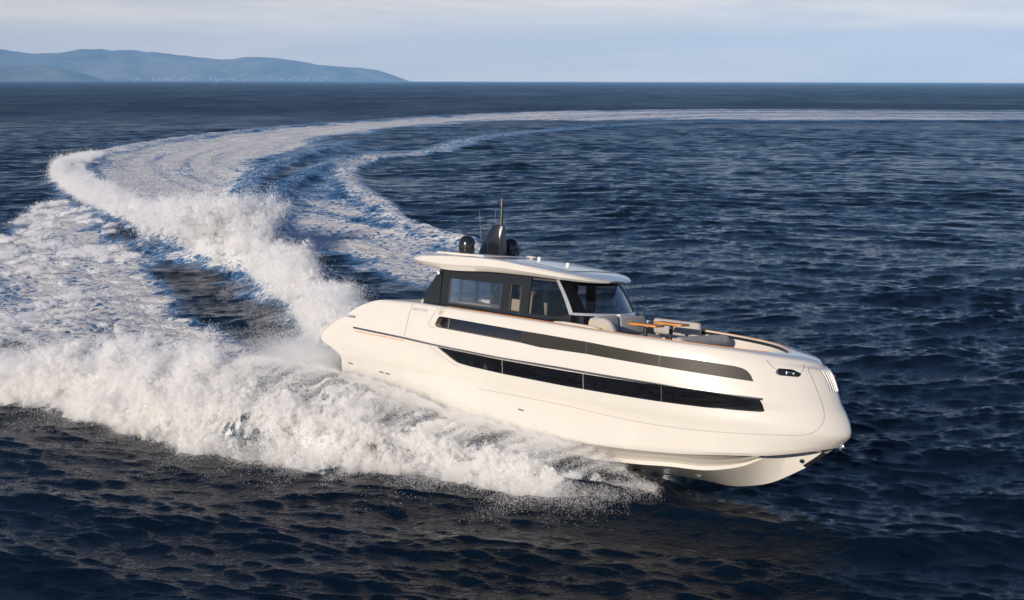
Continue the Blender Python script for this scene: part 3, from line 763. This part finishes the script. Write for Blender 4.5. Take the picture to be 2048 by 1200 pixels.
# wind sea: many long-crested components with sharpened crests
NW = 165
lam = np.exp(rng.uniform(math.log(.20), math.log(9.), NW)); lam = np.sort(lam)
SYS = np.arange(NW) % 2                                        # two crossing wave trains
ang = np.where(SYS == 0, R(-75), R(-109)) + rng.normal(0, R(14), NW) * np.interp(lam, [.2, 2, 9], [1.5, 1.0, .8])
slope = .021 * np.interp(np.log(lam), np.log([.3, .7, 2., 5., 8., 11.]), [1.75, 1.6, 1.1, .75, .55, .3])
amp = slope * lam / (2 * math.pi); kx, ky = 2 * math.pi / lam * np.cos(ang), 2 * math.pi / lam * np.sin(ang); ph = rng.uniform(0, 6.283, NW)


def waves(x, y, sp):
    """Gerstner sum; components finer than the local mesh spacing sp are left to the ripple shader"""
    dx = np.zeros_like(x); dy = np.zeros_like(x); dz = np.zeros_like(x)
    gb = np.clip(.5 + 4.2 * (fbm(x / 16., y / 22., 3, 141) - .5) - x / (60. + .6 * np.abs(y)), .03, .97)
    gs = (np.sqrt(2 * gb), np.sqrt(2 * (1 - gb)))              # where one train or the other stands out
    for i in range(NW):
        f = sstep(1.6, 3.2, lam[i] / sp)
        if f.max() <= 0: continue
        p = kx[i] * x + ky[i] * y + ph[i]; s, c = np.sin(p), np.cos(p); a = amp[i] * f * gs[SYS[i]]
        dz += a * c; dx -= a * 1.1 * math.cos(ang[i]) * s; dy -= a * 1.1 * math.sin(ang[i]) * s
    g = .36 + 1.3 * fbm(x / 11., y / 17., 4, 91)               # gusts: patches of rougher and smoother water
    return dx * g, dy * g, dz * g


# polar mesh: dense where the yacht is seen from, coarse behind
az = np.concatenate([np.linspace(-180, -60, 40, endpoint=False), np.linspace(-60, -28, 90, endpoint=False), np.linspace(-28, 28, 660, endpoint=False), np.linspace(28, 60, 90, endpoint=False), np.linspace(60, 180, 40, endpoint=False)])
rad = [2.]
while rad[-1] < 10000:
    r_ = rad[-1]
    k = 1.06 if r_ < 16 else 1.0026 if r_ < 260 else 1.005 if r_ < 1500 else 1.03
    rad.append(r_ * k)
rad = np.array(rad)
A_, R_ = np.meshgrid(R(1) * az, rad)
X0 = (np.sin(A_) * R_); Y0 = (np.cos(A_) * R_)
dr = np.gradient(rad); da = np.gradient(R(1) * az)
SP = np.maximum(np.broadcast_to(dr[:, None], X0.shape), R_ * da[None, :] * .7)


def curtain_prof(u):
    return np.interp(u, [0, .12, .35, .62, .74, .86, .95, 1.], [1, .97, .80, .52, .50, .40, .18, 0])


def wake_at(x, y):
    """height of the wake and amount of foam at points of the water"""
    H_ = np.zeros_like(x); F = np.zeros_like(x)
    m = (np.hypot(x + 20, y - 90) < 130) | ((y > 150) & (y < 450) & (x > -90) & (x < 330))
    if not m.any(): return H_, F
    X, Y = x[m], y[m]; rr_ = np.hypot(X, Y); sc = np.clip(rr_ / 60, .45, 6)
    far_ = sstep(50, 160, rr_)
    n1 = (fbm(X / 2.6, Y / 3.2, 4, 3) - .5) * (1 - far_) + (fbm(X / 8., Y / 11., 4, 5) - .5) * far_
    n2 = (fbm(X / .8, Y / .9, 4, 21) - .5) * (1 - far_) + (fbm(X / 3., Y / 3.4, 4, 23) - .5) * far_
    warp = (n1 * 6. + n2 * 2.0) * sc
    h = np.zeros_like(X); f = np.zeros_like(X)
    base = dict(A=.78, B=.85, C=.70, D=.42)
    soft = dict(A=1.6, B=2.2, C=2.2, D=4.)
    for k in 'ABCD':
        sd = poly_sd(X, Y, FOAM[k]) + warp * (.55 if k != 'A' else .6) * np.clip((rr_ - 24) / 20, .12, 1)
        f = np.maximum(f, base[k] * sstep(-.5 * soft[k] * sc, soft[k] * sc, sd))
    # the oldest foam is thinner
    f *= np.interp(Y, [30, 90, 200, 300, 420], [1, 1, .97, .95, .95]) * np.interp(X, [-20, 40, 160], [1, .86, .74])
    f = np.maximum(f, 1.05 * sstep(-1.5, 1.5, poly_sd(X, Y, FOAM['A']) + warp * .3) * sstep(44, 36, Y + X * .15 + n1 * 8))
    tr = sstep(-1.0, 2.5, poly_sd(X, Y, FOAM['T']) + warp * .5); f *= 1 - .95 * tr * np.interp(Y + n1 * 8, [44, 54, 66], [1, .9, .42]); h -= .35 * tr
    ch = {}
    for k, P in RIDGE.items():
        sd, hh, wo, wi, at = ridge_field(X, Y, P)
        u = np.where(sd > 0, sd / wo, -sd / wi)
        near = np.clip(1.3 - rr_ / 160, .15, 1)
        if k == 'stern':            # streaks drawn out along the track
            sk = fbm(sd / 1.5, at / 26., 4, 161) * .6 + fbm(sd / 5., at / 50., 3, 171) * .4
            trk = np.clip(1 + 1.4 * (sk - .5), .6, 1.35)
        if k == 'curtain':
            pr = np.where(sd > 0, curtain_prof(np.clip(u, 0, 1)), 1 - sstep(0, 1, u))
            rag = 1 + (n2 * 1.1 + n1 * .9) * sstep(5, 16, at * .5)
            h = np.maximum(h, .86 * hh * pr * np.clip(rag, .3, 1.6))
            stk = vnoise((at * .5 - u * 1.6) * 3.6, u * 1.2, 301)
            fc_ = np.clip(.36 + .30 * sstep(0, 9, at * .5) + .8 * (stk - .5) + .45 * sstep(.35, .7, u) + .3 * sstep(12, 20, at * .5), 0, 1.1)
            f = np.where((u > -1.3) & (u < 1.3), np.maximum(fc_ * sstep(1.5, 6, at) * sstep(1.15, .7, u + n2 * 1.4 + n1 * .6), 0), f)
        else:
            pr = np.exp(-(u * 1.25) ** 2) if k != 'stern' else np.where(sd > 0, np.exp(-(u * 1.2) ** 2), np.exp(-(u * 1.1) ** 2))
            h = h + (.78 if k == 'stern' else 1) * hh * pr * np.clip(1 + (n1 * 2.1 + n2 * .9) * near, .1, 2)
            # the face turned away from the foam field stays dark: a trough follows the crest
            amt = dict(stern=.92, inner=.55, left=.5, right=.75)[k]
            core = sstep(1.0, .25, u + n2 * .9)
            if k == 'stern': f = np.where(rr_ > 48, f * trk, f)
            f = np.maximum(f, amt * core * np.interp(Y, [40, 150, 260], [1, .9, .55]))
    lump = ((fbm(X / .6, Y / .6, 4, 55) - .5) * .55 + (fbm(X / 1.9, Y / 1.9, 3, 77) - .5) * .8) * (1 - far_) + (fbm(X / 3.6, Y / 4., 3, 79) - .5) * far_ * .9
    h += np.clip(f, 0, 1) * lump * np.interp(rr_, [25, 60, 110, 300], [.5, .34, .3, .3])
    H_[m] = h; F[m] = np.clip(f, 0, 1.2)
    return H_, F


WH, WF = wake_at(X0, Y0)
DX, DY, DZ = np.zeros_like(X0), np.zeros_like(X0), np.zeros_like(X0)
for i in range(0, len(rad), 60):
    sl_ = slice(i, min(i + 60, len(rad)))
    DX[sl_], DY[sl_], DZ[sl_] = waves(X0[sl_], Y0[sl_], SP[sl_])
calm = 1 - .55 * np.clip(WF, 0, 1)
X1, Y1, Z1 = X0 + DX * calm, Y0 + DY * calm, DZ * calm + WH


def sea_height(x, y):
    h, f = wake_at(x, y); dx, dy, dz = waves(x, y, np.full_like(x, .1))
    return h + dz * (1 - .55 * np.clip(f, 0, 1)), f


na, nr = len(az), len(rad)
P3 = np.stack([X1, Y1, Z1], -1)
tu = np.roll(P3, -1, 1) - np.roll(P3, 1, 1); tv = np.gradient(P3, axis=0)
NRM = np.cross(tu, tv); NRM /= np.linalg.norm(NRM, axis=-1, keepdims=True) + 1e-12
NRM[NRM[..., 2] < 0] *= -1
ii, jj = np.meshgrid(np.arange(nr - 1), np.arange(na), indexing='ij'); j2 = (jj + 1) % na
Q = np.stack([ii * na + jj, ii * na + j2, (ii + 1) * na + j2, (ii + 1) * na + jj], -1).reshape(-1, 4)
wk = WF.ravel()[Q].max(1) > .04


def fast_mesh(name, faces, extra=None):
    used = np.zeros(na * nr, bool); used[faces.ravel()] = True
    idx = np.cumsum(used) - 1; f = idx[faces]; v = P3.reshape(-1, 3)[used]; nm = NRM.reshape(-1, 3)[used]; fo_ = WF.ravel()[used]
    me = bpy.data.meshes.new(name)
    me.vertices.add(len(v)); me.vertices.foreach_set('co', v.astype(np.float32).ravel())
    me.loops.add(f.size); me.loops.foreach_set('vertex_index', f.astype(np.int32).ravel())
    me.polygons.add(len(f)); me.polygons.foreach_set('loop_start', np.arange(0, f.size, 4, dtype=np.int32)); me.polygons.foreach_set('loop_total', np.full(len(f), 4, np.int32))
    me.update(); me.polygons.foreach_set('use_smooth', np.ones(len(f), bool))
    at = me.attributes.new('foam', 'FLOAT', 'POINT'); at.data.foreach_set('value', fo_.astype(np.float32))
    me.normals_split_custom_set_from_vertices(nm.tolist())
    return me


def seamat(t, b, o):
    geo = t.n('ShaderNodeNewGeometry').outputs['Position']
    fo_ = t.n('ShaderNodeAttribute', attribute_name='foam').outputs['Fac']
    flat = t.vmul(geo, (1, 1, .6))
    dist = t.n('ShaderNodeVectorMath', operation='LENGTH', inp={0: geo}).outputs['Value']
    # ripples on the clear water
    r1 = t.noise(t.vmul(flat, (1.3, 2.6, 1.)), 2.6, 3, .6, .8).outputs[0]
    r2 = t.noise(t.vmul(flat, (1.2, 2.3, 1.)), 9., 3, .65, .9).outputs[0]
    r3 = t.noise(t.vmul(flat, (.8, 1.7, 1.)), .9, 3, .55, .5).outputs[0]
    hgt = t.math('ADD', t.math('MULTIPLY', r1, .030), t.math('ADD', t.math('MULTIPLY', r2, .008), t.math('MULTIPLY', r3, .025)))
    hgt = t.math('MULTIPLY', hgt, t.mapr(t.n('ShaderNodeSeparateXYZ', inp={0: geo}).outputs[1], 14., 4., 1., 4.))      # coarser mesh there
    rb = t.n('ShaderNodeBump', inp={'Strength': 1., 'Distance': 1.35, 'Height': hgt}).outputs[0]
    # beyond the resolved waves: facets of the unresolved chop
    nv = t.noise(t.vmul(flat, (1., 1., 1.)), .55, 3, .7).outputs['Color']
    nv = t.n('ShaderNodeVectorMath', operation='SUBTRACT', inp={0: nv, 1: (.5, .5, .5)}).outputs[0]
    kf = t.mapr(dist, 120., 700., 0., 1.2)
    # gusts: streaks of rougher and smoother water out to the horizon
    g1 = t.noise(t.vmul(flat, (1., .55, 1.)), .011, 4, .65, .8).outputs[0]; g2 = t.noise(t.vmul(flat, (1., .7, 1.)), .09, 4, .65).outputs[0]
    gust = t.math('ADD', t.math('MULTIPLY', g1, .6), t.math('MULTIPLY', g2, .4))
    kf = t.math('MULTIPLY', kf, t.mapr(gust, .34, .64, .7, 1.3))
    off_ = t.n('ShaderNodeVectorMath', operation='SCALE', inp={0: t.vmul(nv, (1, 1, 0)), 3: kf}).outputs[0]
    nw = t.n('ShaderNodeVectorMath', operation='SUBTRACT', inp={0: t.noise(flat, .035, 7, .8).outputs['Color'], 1: (.5, .5, .5)}).outputs[0]
    off2 = t.n('ShaderNodeVectorMath', operation='SCALE', inp={0: t.vmul(nw, (1, 1, 0)), 3: t.mapr(dist, 150., 700., 0., 1.9)}).outputs[0]
    off_ = t.n('ShaderNodeVectorMath', operation='ADD', inp={0: off_, 1: off2}).outputs[0]
    wn = t.n('ShaderNodeVectorMath', operation='NORMALIZE', inp={0: t.n('ShaderNodeVectorMath', operation='ADD', inp={0: rb, 1: off_}).outputs[0]}).outputs[0]
    # foam: lacy cells eaten out of the density field
    n1 = t.noise(flat, 1.1, 8, .66, .6).outputs[0]
    n2 = t.noise(t.vmul(flat, (1., 1.5, 1.)), 4.6, 6, .7, 1.2).outputs[0]
    vo = t.n('ShaderNodeTexVoronoi', feature='DISTANCE_TO_EDGE', inp={'Vector': t.n('ShaderNodeVectorMath', operation='ADD', inp={0: flat, 1: t.noise(flat, 2.2, 4, .6).outputs['Color']}).outputs[0], 'Scale': 1.9}).outputs['Distance']
    lace = t.mapr(vo, 0., .34, 1., 0.)
    tex = t.math('ADD', t.math('MULTIPLY', n1, .52), t.math('ADD', t.math('MULTIPLY', n2, .36), t.math('MULTIPLY', lace, .20)))
    thr = t.math('SUBTRACT', .91, t.math('MULTIPLY', fo_, .56))
    foam = t.mapr(t.math('SUBTRACT', tex, thr), -.05, .10, 0., 1., True)
    aer = t.mapr(t.math('SUBTRACT', tex, thr), -.34, .10, 0., 1., True)
    foam = t.math('MULTIPLY', foam, t.mapr(fo_, .02, .12, 0, 1)); aer = t.math('MULTIPLY', aer, t.mapr(fo_, .10, .40, 0, 1))
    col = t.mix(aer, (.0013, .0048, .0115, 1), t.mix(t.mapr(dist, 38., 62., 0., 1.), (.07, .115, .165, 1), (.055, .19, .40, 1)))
    col = t.mix(foam, col, (.74, .735, .73, 1))
    L = t.t.links.new
    L(col, b.inputs['Base Color'])
    L(t.math('ADD', t.math('MULTIPLY', foam, .85), t.math('MULTIPLY', t.mapr(dist, 60., 420., .03, .42), t.mapr(gust, .36, .62, .8, 1.2))), b.inputs['Roughness'])
    L(t.math('SUBTRACT', t.mapr(dist, 60., 300., .23, .13), t.math('MULTIPLY', foam, .15)), b.inputs['Specular IOR Level'])
    b.inputs['IOR'].default_value = 1.333
    fb = t.n('ShaderNodeBump', inp={'Strength': .85, 'Distance': .28, 'Height': t.math('ADD', tex, t.math('MULTIPLY', t.noise(flat, 14., 5, .7).outputs[0], .16)), 'Normal': wn}).outputs[0]
    nmx = t.n('ShaderNodeMix', data_type='VECTOR', inp={0: foam, 4: wn, 5: fb}).outputs[1]
    L(nmx, b.inputs['Normal'])


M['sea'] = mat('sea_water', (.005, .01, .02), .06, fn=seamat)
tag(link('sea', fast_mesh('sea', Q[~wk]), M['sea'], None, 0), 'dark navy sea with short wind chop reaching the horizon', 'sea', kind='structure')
tag(link('wake', fast_mesh('wake', Q[wk]), M['sea'], None, 0), 'broad white foaming wake curving back behind the yacht towards the horizon', 'wake', kind='stuff')
for o_ in ('sea', 'wake'):
    me_ = bpy.data.objects[o_].data
    me_.polygons.foreach_set('use_smooth', np.ones(len(me_.polygons), bool))

# ------------------------------------------------------------------ spray: airborne droplets
def point_cloud(name, P, rad_, m):
    me = bpy.data.meshes.new(name)
    me.vertices.add(len(P)); me.vertices.foreach_set('co', P.astype(np.float32).ravel())
    at = me.attributes.new('size', 'FLOAT', 'POINT'); at.data.foreach_set('value', rad_.astype(np.float32))
    me.materials.append(m); me.update()
    o = bpy.data.objects.new(name, me); COL.objects.link(o)
    ng = bpy.data.node_groups.new('droplets', 'GeometryNodeTree')
    ng.interface.new_socket('Geometry', in_out='INPUT', socket_type='NodeSocketGeometry'); ng.interface.new_socket('Geometry', in_out='OUTPUT', socket_type='NodeSocketGeometry')
    i = ng.nodes.new('NodeGroupInput'); q = ng.nodes.new('NodeGroupOutput'); mp = ng.nodes.new('GeometryNodeMeshToPoints'); na_ = ng.nodes.new('GeometryNodeInputNamedAttribute'); sm = ng.nodes.new('GeometryNodeSetMaterial')
    na_.data_type = 'FLOAT'; na_.inputs['Name'].default_value = 'size'; sm.inputs['Material'].default_value = m
    ng.links.new(i.outputs[0], mp.inputs['Mesh']); ng.links.new(na_.outputs[0], mp.inputs['Radius']); ng.links.new(mp.outputs[0], sm.inputs['Geometry']); ng.links.new(sm.outputs[0], q.inputs[0])
    md = o.modifiers.new('droplets', 'NODES'); md.node_group = ng
    return o


def spraymat(t, b, o):
    d = t.n('ShaderNodeBsdfDiffuse', inp={0: (.97, .97, .97, 1)}).outputs[0]
    tr = t.n('ShaderNodeBsdfTranslucent', inp={0: (.97, .97, .97, 1)}).outputs[0]
    a = t.n('ShaderNodeMixShader', inp={0: .45, 1: d, 2: tr}).outputs[0]
    cl = t.n('ShaderNodeBsdfTransparent', inp={0: (1, 1, 1, 1)}).outputs[0]       # droplets let part of the light through
    t.t.links.new(t.n('ShaderNodeMixShader', inp={0: .30, 1: a, 2: cl}).outputs[0], o.inputs[0])


M['spray'] = mat('spray_droplets', (.9, .9, .9), fn=spraymat)


def crest_frame(P, s):
    """position, outward normal and ridge numbers at fractions s (0..1) of a ridge"""
    C = resample(P, .25); n = len(C) - 1; d = np.r_[0, np.cumsum(np.hypot(*np.diff(C[:, :2], axis=0).T))]
    q = s * d[-1]; g = lambda k: np.interp(q, d, C[:, k])
    x, y = g(0), g(1); e = 1e-3 * d[-1]
    tx = np.interp(q + e, d, C[:, 0]) - np.interp(q - e, d, C[:, 0]); ty = np.interp(q + e, d, C[:, 1]) - np.interp(q - e, d, C[:, 1]); L = np.hypot(tx, ty) + 1e-9
    return x, y, -ty / L, tx / L, g(2), g(3), g(4), q


def puffs(cx, cy, cz, rc, n, sub=14):
    """fluffy clumps: each clump holds small clumps, each of those holds droplets"""
    k = rng.integers(0, len(cx), n)
    sid = (k * 131 + rng.integers(0, sub, n) * 7919) % 100003
    rs = np.random.default_rng(5); tab = rs.normal(0, 1, (100003, 3)); tsz = rs.uniform(.25, .8, 100003)
    off1 = tab[sid] * rc[k][:, None] * .8
    off2 = rng.normal(0, 1, (n, 3)) * (rc[k] * .46 * tsz[sid])[:, None]
    off1[rng.random(n) < .3] *= 0; off2 = np.where((off1 == 0).all(1)[:, None], rng.normal(0, 1, (n, 3)) * rc[k][:, None] * 1.05, off2)
    p = np.stack([cx[k], cy[k], cz[k]], 1) + off1 + off2
    return p


pts, rads = [], []


def emit(p, r0, r1, keep=None):
    pts.append(p); rads.append(np.exp(rng.uniform(math.log(r0), math.log(r1), len(p))))


CUR = RIDGE['curtain']
HULLN = Vector((-.61158, -.77885)).normalized()


def curtain_surface(s, u):
    x, y, nx, ny, h, wo, wi, q = crest_frame(CUR, s)
    w_ = np.where(u > 0, wo, wi)
    pr = np.where(u > 0, curtain_prof(np.clip(u, 0, 1)), 1 - sstep(0, 1, -u))
    return x + nx * u * w_, y + ny * u * w_, h * pr, nx, ny, h, q


# 1 the sheet thrown off the chine: fine droplets streaming outward, in streaks that follow the flow
n = 900000
s = .0 + rng.beta(1.05, 1.25, n) * .77; u = rng.uniform(-.10, 1.05, n)
x, y, z, nx, ny, h, q = curtain_surface(s, u)
st = vnoise((q - u * 1.6) * 3.6, u * 1.2, 301) * .55 + vnoise((q - u * 1.6) * 10., u * 2., 302) * .45
ok = rng.random(n) < np.clip(.30 + 1.9 * (st - .42), .05, 1) * np.clip((s + .005) / .06, .08, 1)
lift = rng.exponential(.045, n) * (.5 + st) + .06 * (st - .5)
P = np.stack([x + nx * lift * .6, y + ny * lift * .6, z + lift], 1)[ok]
emit(P + rng.normal(0, .016, P.shape), .0035, .009)
# 2 broken water in the lower half: rolling clumps
def clumps(lo, hi, ulo, uhi, m, n, r0, r1, lift_, dr0, dr1, upow=1.):
    s = rng.uniform(lo, hi, m); u = ulo + (uhi - ulo) * rng.random(m) ** upow
    x, y, z, nx, ny, h, q = curtain_surface(s, u)
    rc = np.exp(rng.uniform(math.log(r0), math.log(r1), m))
    big = fbm(x * .8, y * .8, 2, 401)
    keep = rng.random(m) < np.clip((big - .34 - .16 * sstep(.6, .9, s)) * (4 + 4 * sstep(.6, .9, s)), .1 - .08 * sstep(.6, .9, s), 1) * np.clip((s - .02 + rng.normal(0, .02, m)) / .08, 0, 1)
    x, y, z, nx, ny, rc = x[keep], y[keep], z[keep], nx[keep], ny[keep], rc[keep]
    lf = rng.exponential(lift_, len(x)) * (.4 + 1.2 * big[keep])
    p = puffs(x + nx * lf * .4, y + ny * lf * .4, z + lf, rc, n)
    p = p[p[:, 2] > -.15]
    emit(p, dr0, dr1)
clumps(.02, .62, .62, 1.10, 1100, 520000, .06, .20, .09, .004, .012)
clumps(.30, 1.0, .45, 1.12, 1100, 560000, .08, .28, .15, .0045, .0125)
clumps(.50, .98, -.4, .9, 520, 300000, .10, .34, .24, .0045, .013)
# plumes that shoot up abaft the quarter
for s0, u0, hh in ((.50, .35, .6), (.56, .55, .8), (.63, .3, 1.1), (.70, .5, 1.25), (.76, .2, .9), (.82, .6, .5)):
    m = 60; ss = s0 + rng.normal(0, .012, m); uu = u0 + rng.normal(0, .22, m)
    x, y, z, nx, ny, h, q = curtain_surface(np.clip(ss, 0, 1), uu); k = rng.random(m) ** .7
    p = puffs(x + nx * k * .3, y + ny * k * .3, z + k * hh, .10 + .22 * (1 - k), 42000)
    emit(p[p[:, 2] > 0], .004, .012)
# 3 droplets flung clear of the toe onto the dark water
n = 110000
s = .02 + rng.beta(1.1, 1.6, n) * .70; x, y, z, nx, ny, h, q = curtain_surface(s, np.ones(n))
cl = vnoise(q * 1.4, q * 0, 411) * np.clip((s - .02) / .10, 0, 1)
d = rng.exponential(.28, n) * (.25 + 1.5 * cl) - .1
P = np.stack([x + nx * d + rng.normal(0, .05, n), y + ny * d + rng.normal(0, .05, n), .05 + rng.random(n) * np.clip(.45 - d * .3, .05, 1)], 1)
emit(P, .003, .010)
# 4 mist over the sheet
n = 220000
s = .04 + .9 * rng.beta(1.3, 1.1, n) * .85; u = rng.normal(.1, .45, n)
x, y, z, nx, ny, h, q = curtain_surface(s, u)
P = np.stack([x, y, z + rng.exponential(.16, n)], 1) + rng.normal(0, .06, (n, 3))
emit(P, .003, .006)

# 5 the wash astern: a long breaking crest, thick near the transom and on its outer side
ST = RIDGE['stern']
def stern_surface(s, u):
    x, y, nx, ny, h, wo, wi, q = crest_frame(ST, s)
    w_ = np.where(u > 0, wo, wi); pr = np.exp(-(u * 1.2) ** 2)
    return x + nx * u * w_, y + ny * u * w_, h * pr, nx, ny, h, q
Ltot = crest_frame(ST, np.array([1.]))[7][0]
def wash(q0, q1, m, n, r0, r1, ulo, uhi, lift_, dr0, dr1):
    s = rng.uniform(q0, q1, m) / Ltot; u = rng.uniform(ulo, uhi, m)
    x, y, z, nx, ny, h, q = stern_surface(s, u)
    rc = np.exp(rng.uniform(math.log(r0), math.log(r1), m)); big = fbm(x * .5, y * .5, 2, 421)
    lf = rng.exponential(lift_, m) * np.clip(big * 4.5 - 1.4, .05, 2.6); rc = rc * np.clip(big * 3 - .5, .5, 1.6)
    kp = rng.random(m) < np.clip((big - .33) * 4.5, .06, 1); x, y, z, lf, rc = x[kp], y[kp], z[kp], lf[kp], rc[kp]
    p = puffs(x, y, z + lf, rc, n); emit(p[p[:, 2] > 0], dr0, dr1)
wash(0, 14, 600, 420000, .08, .28, -.6, .8, .12, .006, .014)
wash(10, 34, 900, 440000, .10, .32, -.6, .7, .14, .007, .017)
wash(32, 50, 500, 130000, .10, .30, -.5, .6, .10, .010, .02)
wash(46, 72, 900, 130000, .10, .30, -.4, .6, .10, .012, .024)
wash(68, 108, 1300, 130000, .12, .32, -.4, .45, .07, .018, .034)
wash(104, 128, 900, 40000, .12, .30, -.4, .3, .04, .020, .034)
# the high plume on the wash
m = 130; a_ = rng.normal(0, 1, (m, 2))
p = puffs(-16.5 + a_[:, 0] * 1.6, 69.5 + a_[:, 1] * 2.0, 1.5 + rng.random(m) * 1.3, np.exp(rng.uniform(math.log(.25), math.log(.6), m)), 170000); emit(p, .012, .026)
# arcs of fine spray falling inside the wash, close astern
n = 220000
s = rng.uniform(1, 17, n) / Ltot; u = rng.uniform(-.2, 1.9, n)
x, y, z, nx, ny, h, q = stern_surface(s, u)
st = vnoise((q - u * 2.6) * 2.8, u * 1.1, 431) * .6 + vnoise((q - u * 2.6) * 7., u * 2.1, 432) * .4
ok = rng.random(n) < np.clip(1.8 * (st - .46), .0, 1) * np.clip(1.5 - u * .6, .1, 1)
zz = h * np.clip(1 - (np.clip(u, 0, 2) / 1.9) ** 1.8, 0, 1) + rng.exponential(.05, n)
emit(np.stack([x, y, zz], 1)[ok], .004, .010)
# mist at the transom corner
n = 130000
k = rng.random(n)
c0 = BM @ Vector((.3, -2.2, 1.1)); c1 = BM @ Vector((-3.2, -1.2, .8))
P = np.array(c0)[None] * (1 - k[:, None]) + np.array(c1)[None] * k[:, None] + rng.normal(0, 1, (n, 3)) * (np.array([.55, .5, .32])[None] * (.5 + .8 * k[:, None]))
emit(P[P[:, 2] > .1], .004, .009)
# 6 torn tops over the foam field on the quarter
m = 2600
x = rng.uniform(-38, -4, m); y = rng.uniform(33, 100, m)
sd = poly_sd(x, y, FOAM['A']); tn = poly_sd(x, y, FOAM['T'])
ok = (sd > .5) & (tn < -1) & (fbm(x / 2.5, y / 3., 3, 441) > .53)
x, y = x[ok], y[ok]; z, f = sea_height(x, y)
p = puffs(x, y, z + .03, np.exp(rng.uniform(math.log(.14), math.log(.42), len(x))), 260000)
zs_ = sea_height(p[:, 0], p[:, 1])[0]; p[:, 2] = zs_ + .02 + np.abs(p[:, 2] - zs_) * .45
pts.append(p); rads.append(np.exp(rng.uniform(math.log(.16), math.log(.42), len(p))) * np.hypot(p[:, 0], p[:, 1]) / 1200. * .9)

allp = np.concatenate(pts); allr = np.concatenate(rads)
# a second, finer population fills the gaps
k_ = rng.random(len(allp)) < .55
allp = np.concatenate([allp, allp[k_] + rng.normal(0, 1, (k_.sum(), 3)) * (.9 * allr[k_] + .022)[:, None]]); allr = np.concatenate([allr * .78, allr[k_] * .5])
# nothing inside the hull
inv = np.array(BM.inverted())
lb = allp @ inv[:3, :3].T + inv[:3, 3]
lim = np.interp(lb[:, 0], G[12][:, 0], -G[12][:, 1], left=2.35, right=0) + np.where(lb[:, 2] > .9, .16, .03)
inside = (lb[:, 0] > .9) & (lb[:, 0] < 15.4) & (np.abs(lb[:, 1]) < lim)
allp, allr = allp[~inside], allr[~inside]
print('droplets', len(allp))
tag(point_cloud('spray', allp, allr, M['spray']), 'white spray and mist thrown up beside and behind the yacht', 'spray', kind='stuff')


# ------------------------------------------------------------------ far coast and the air between
def hill(name, label, prof, y0, depth, seed):
    """terrain strip: skyline profile (x, height) at distance y0, falling to the shore"""
    pr = np.array(prof, float); n = 260; m = 30
    xs = np.linspace(pr[0, 0], pr[-1, 0], n); X, V = np.meshgrid(xs, np.linspace(0, 1, m), indexing='ij')
    Y = y0 + depth * (V - .5); top = np.interp(X, pr[:, 0], pr[:, 1])
    spur = 1.35 * fbm(X / (depth * .12), V * 1.6 + X * .0001, 5, seed); fine = fbm(X / (depth * .05), Y / (depth * .12), 4, seed + 9)
    sh = np.where(V < .5, np.sin(V * math.pi) ** (.65 + .9 * spur), np.sin(V * math.pi))
    Z = top * sh * (1 + (.12 * (fine - .5)) * (1 - np.abs(V - .5) * 1.2)) - 3
    o = MB().grid(np.stack([X, Y, Z], -1)).build(name, M['hill'], None, 180)
    return tag(o, label, 'hills', kind='structure')


def hillmat(t, b, o):
    g = t.n('ShaderNodeNewGeometry').outputs['Position']
    nz = t.noise(g, .0032, 9, .72).outputs[0]; n2 = t.noise(g, .03, 4, .6).outputs[0]
    c = t.mix(t.mapr(nz, .35, .65, 0, 1), (.01, .02, .008, 1), (.30, .27, .18, 1))
    t.t.links.new(t.mix(t.mapr(n2, .60, .72, 0, .5), c, (.30, .26, .20, 1)), b.inputs['Base Color'])


M['hill'] = mat('hill_scrub', (.06, .08, .04), .95, fn=hillmat)
hp = lambda L, D: [((px - 1024) / 2400 * D, max((161 - py) / 2400 * D + 10 * 0, 1)) for px, py in L]
hill('hills', 'long blue hazy headland falling to the sea towards the middle of the horizon',
     [(-9000, 330), (-5200, 270), (-3840, 236), (-3480, 200), (-3280, 210), (-3150, 232), (-3030, 237), (-2930, 222), (-2820, 230), (-2700, 216), (-2530, 206), (-2340, 176), (-2080, 158), (-1960, 177), (-1850, 180), (-1670, 166), (-1440, 124), (-1210, 106), (-1030, 94), (-880, 50), (-800, 14), (-760, 4), (-700, 0)], 9000, 1500, 31)
hill('hills', 'lower dark headland at the far left in front of the long one',
     [(-7000, 120), (-4200, 130), (-2760, 106), (-2600, 84), (-2500, 88), (-2420, 76), (-2300, 44), (-2220, 10), (-2180, 0)], 6500, 700, 47)
tw = MB(); r3 = np.random.default_rng(3)
for cx, sx, n_h in ((-2330, 130, 60), (-2080, 150, 34), (-1480, 140, 9), (-1800, 300, 14)):
    for _ in range(n_h):
        x = cx + r3.normal(0, sx); k = abs(r3.normal(0, .35)); hgt = 6 + r3.random() * 8
        tw.box((x, 8270 + 250 * k, 6 + 40 * k), (8 + r3.random() * 12, 12, hgt))
tag(tw.build('coastal_town', mat('pale_render', (.30, .27, .24), .8), None, 0), 'pale houses of a far town along the foot of the headland', 'town', kind='stuff')

hz = MB().box((0, 0, 195), (22000, 22000, 400))
hm = bpy.data.materials.new('sea_haze'); hm.use_nodes = True; t_ = NT(hm.node_tree)
pv = t_.n('ShaderNodeVolumePrincipled', inp={'Color': (.26, .53, .95, 1), 'Density': 1.2 / 9000, 'Anisotropy': -.25})
t_.n('ShaderNodeOutputMaterial', inp={1: pv.outputs[0]})
tag(hz.build('haze', hm, None, 0), 'pale blue sea haze softening the far coast', 'haze', kind='stuff')
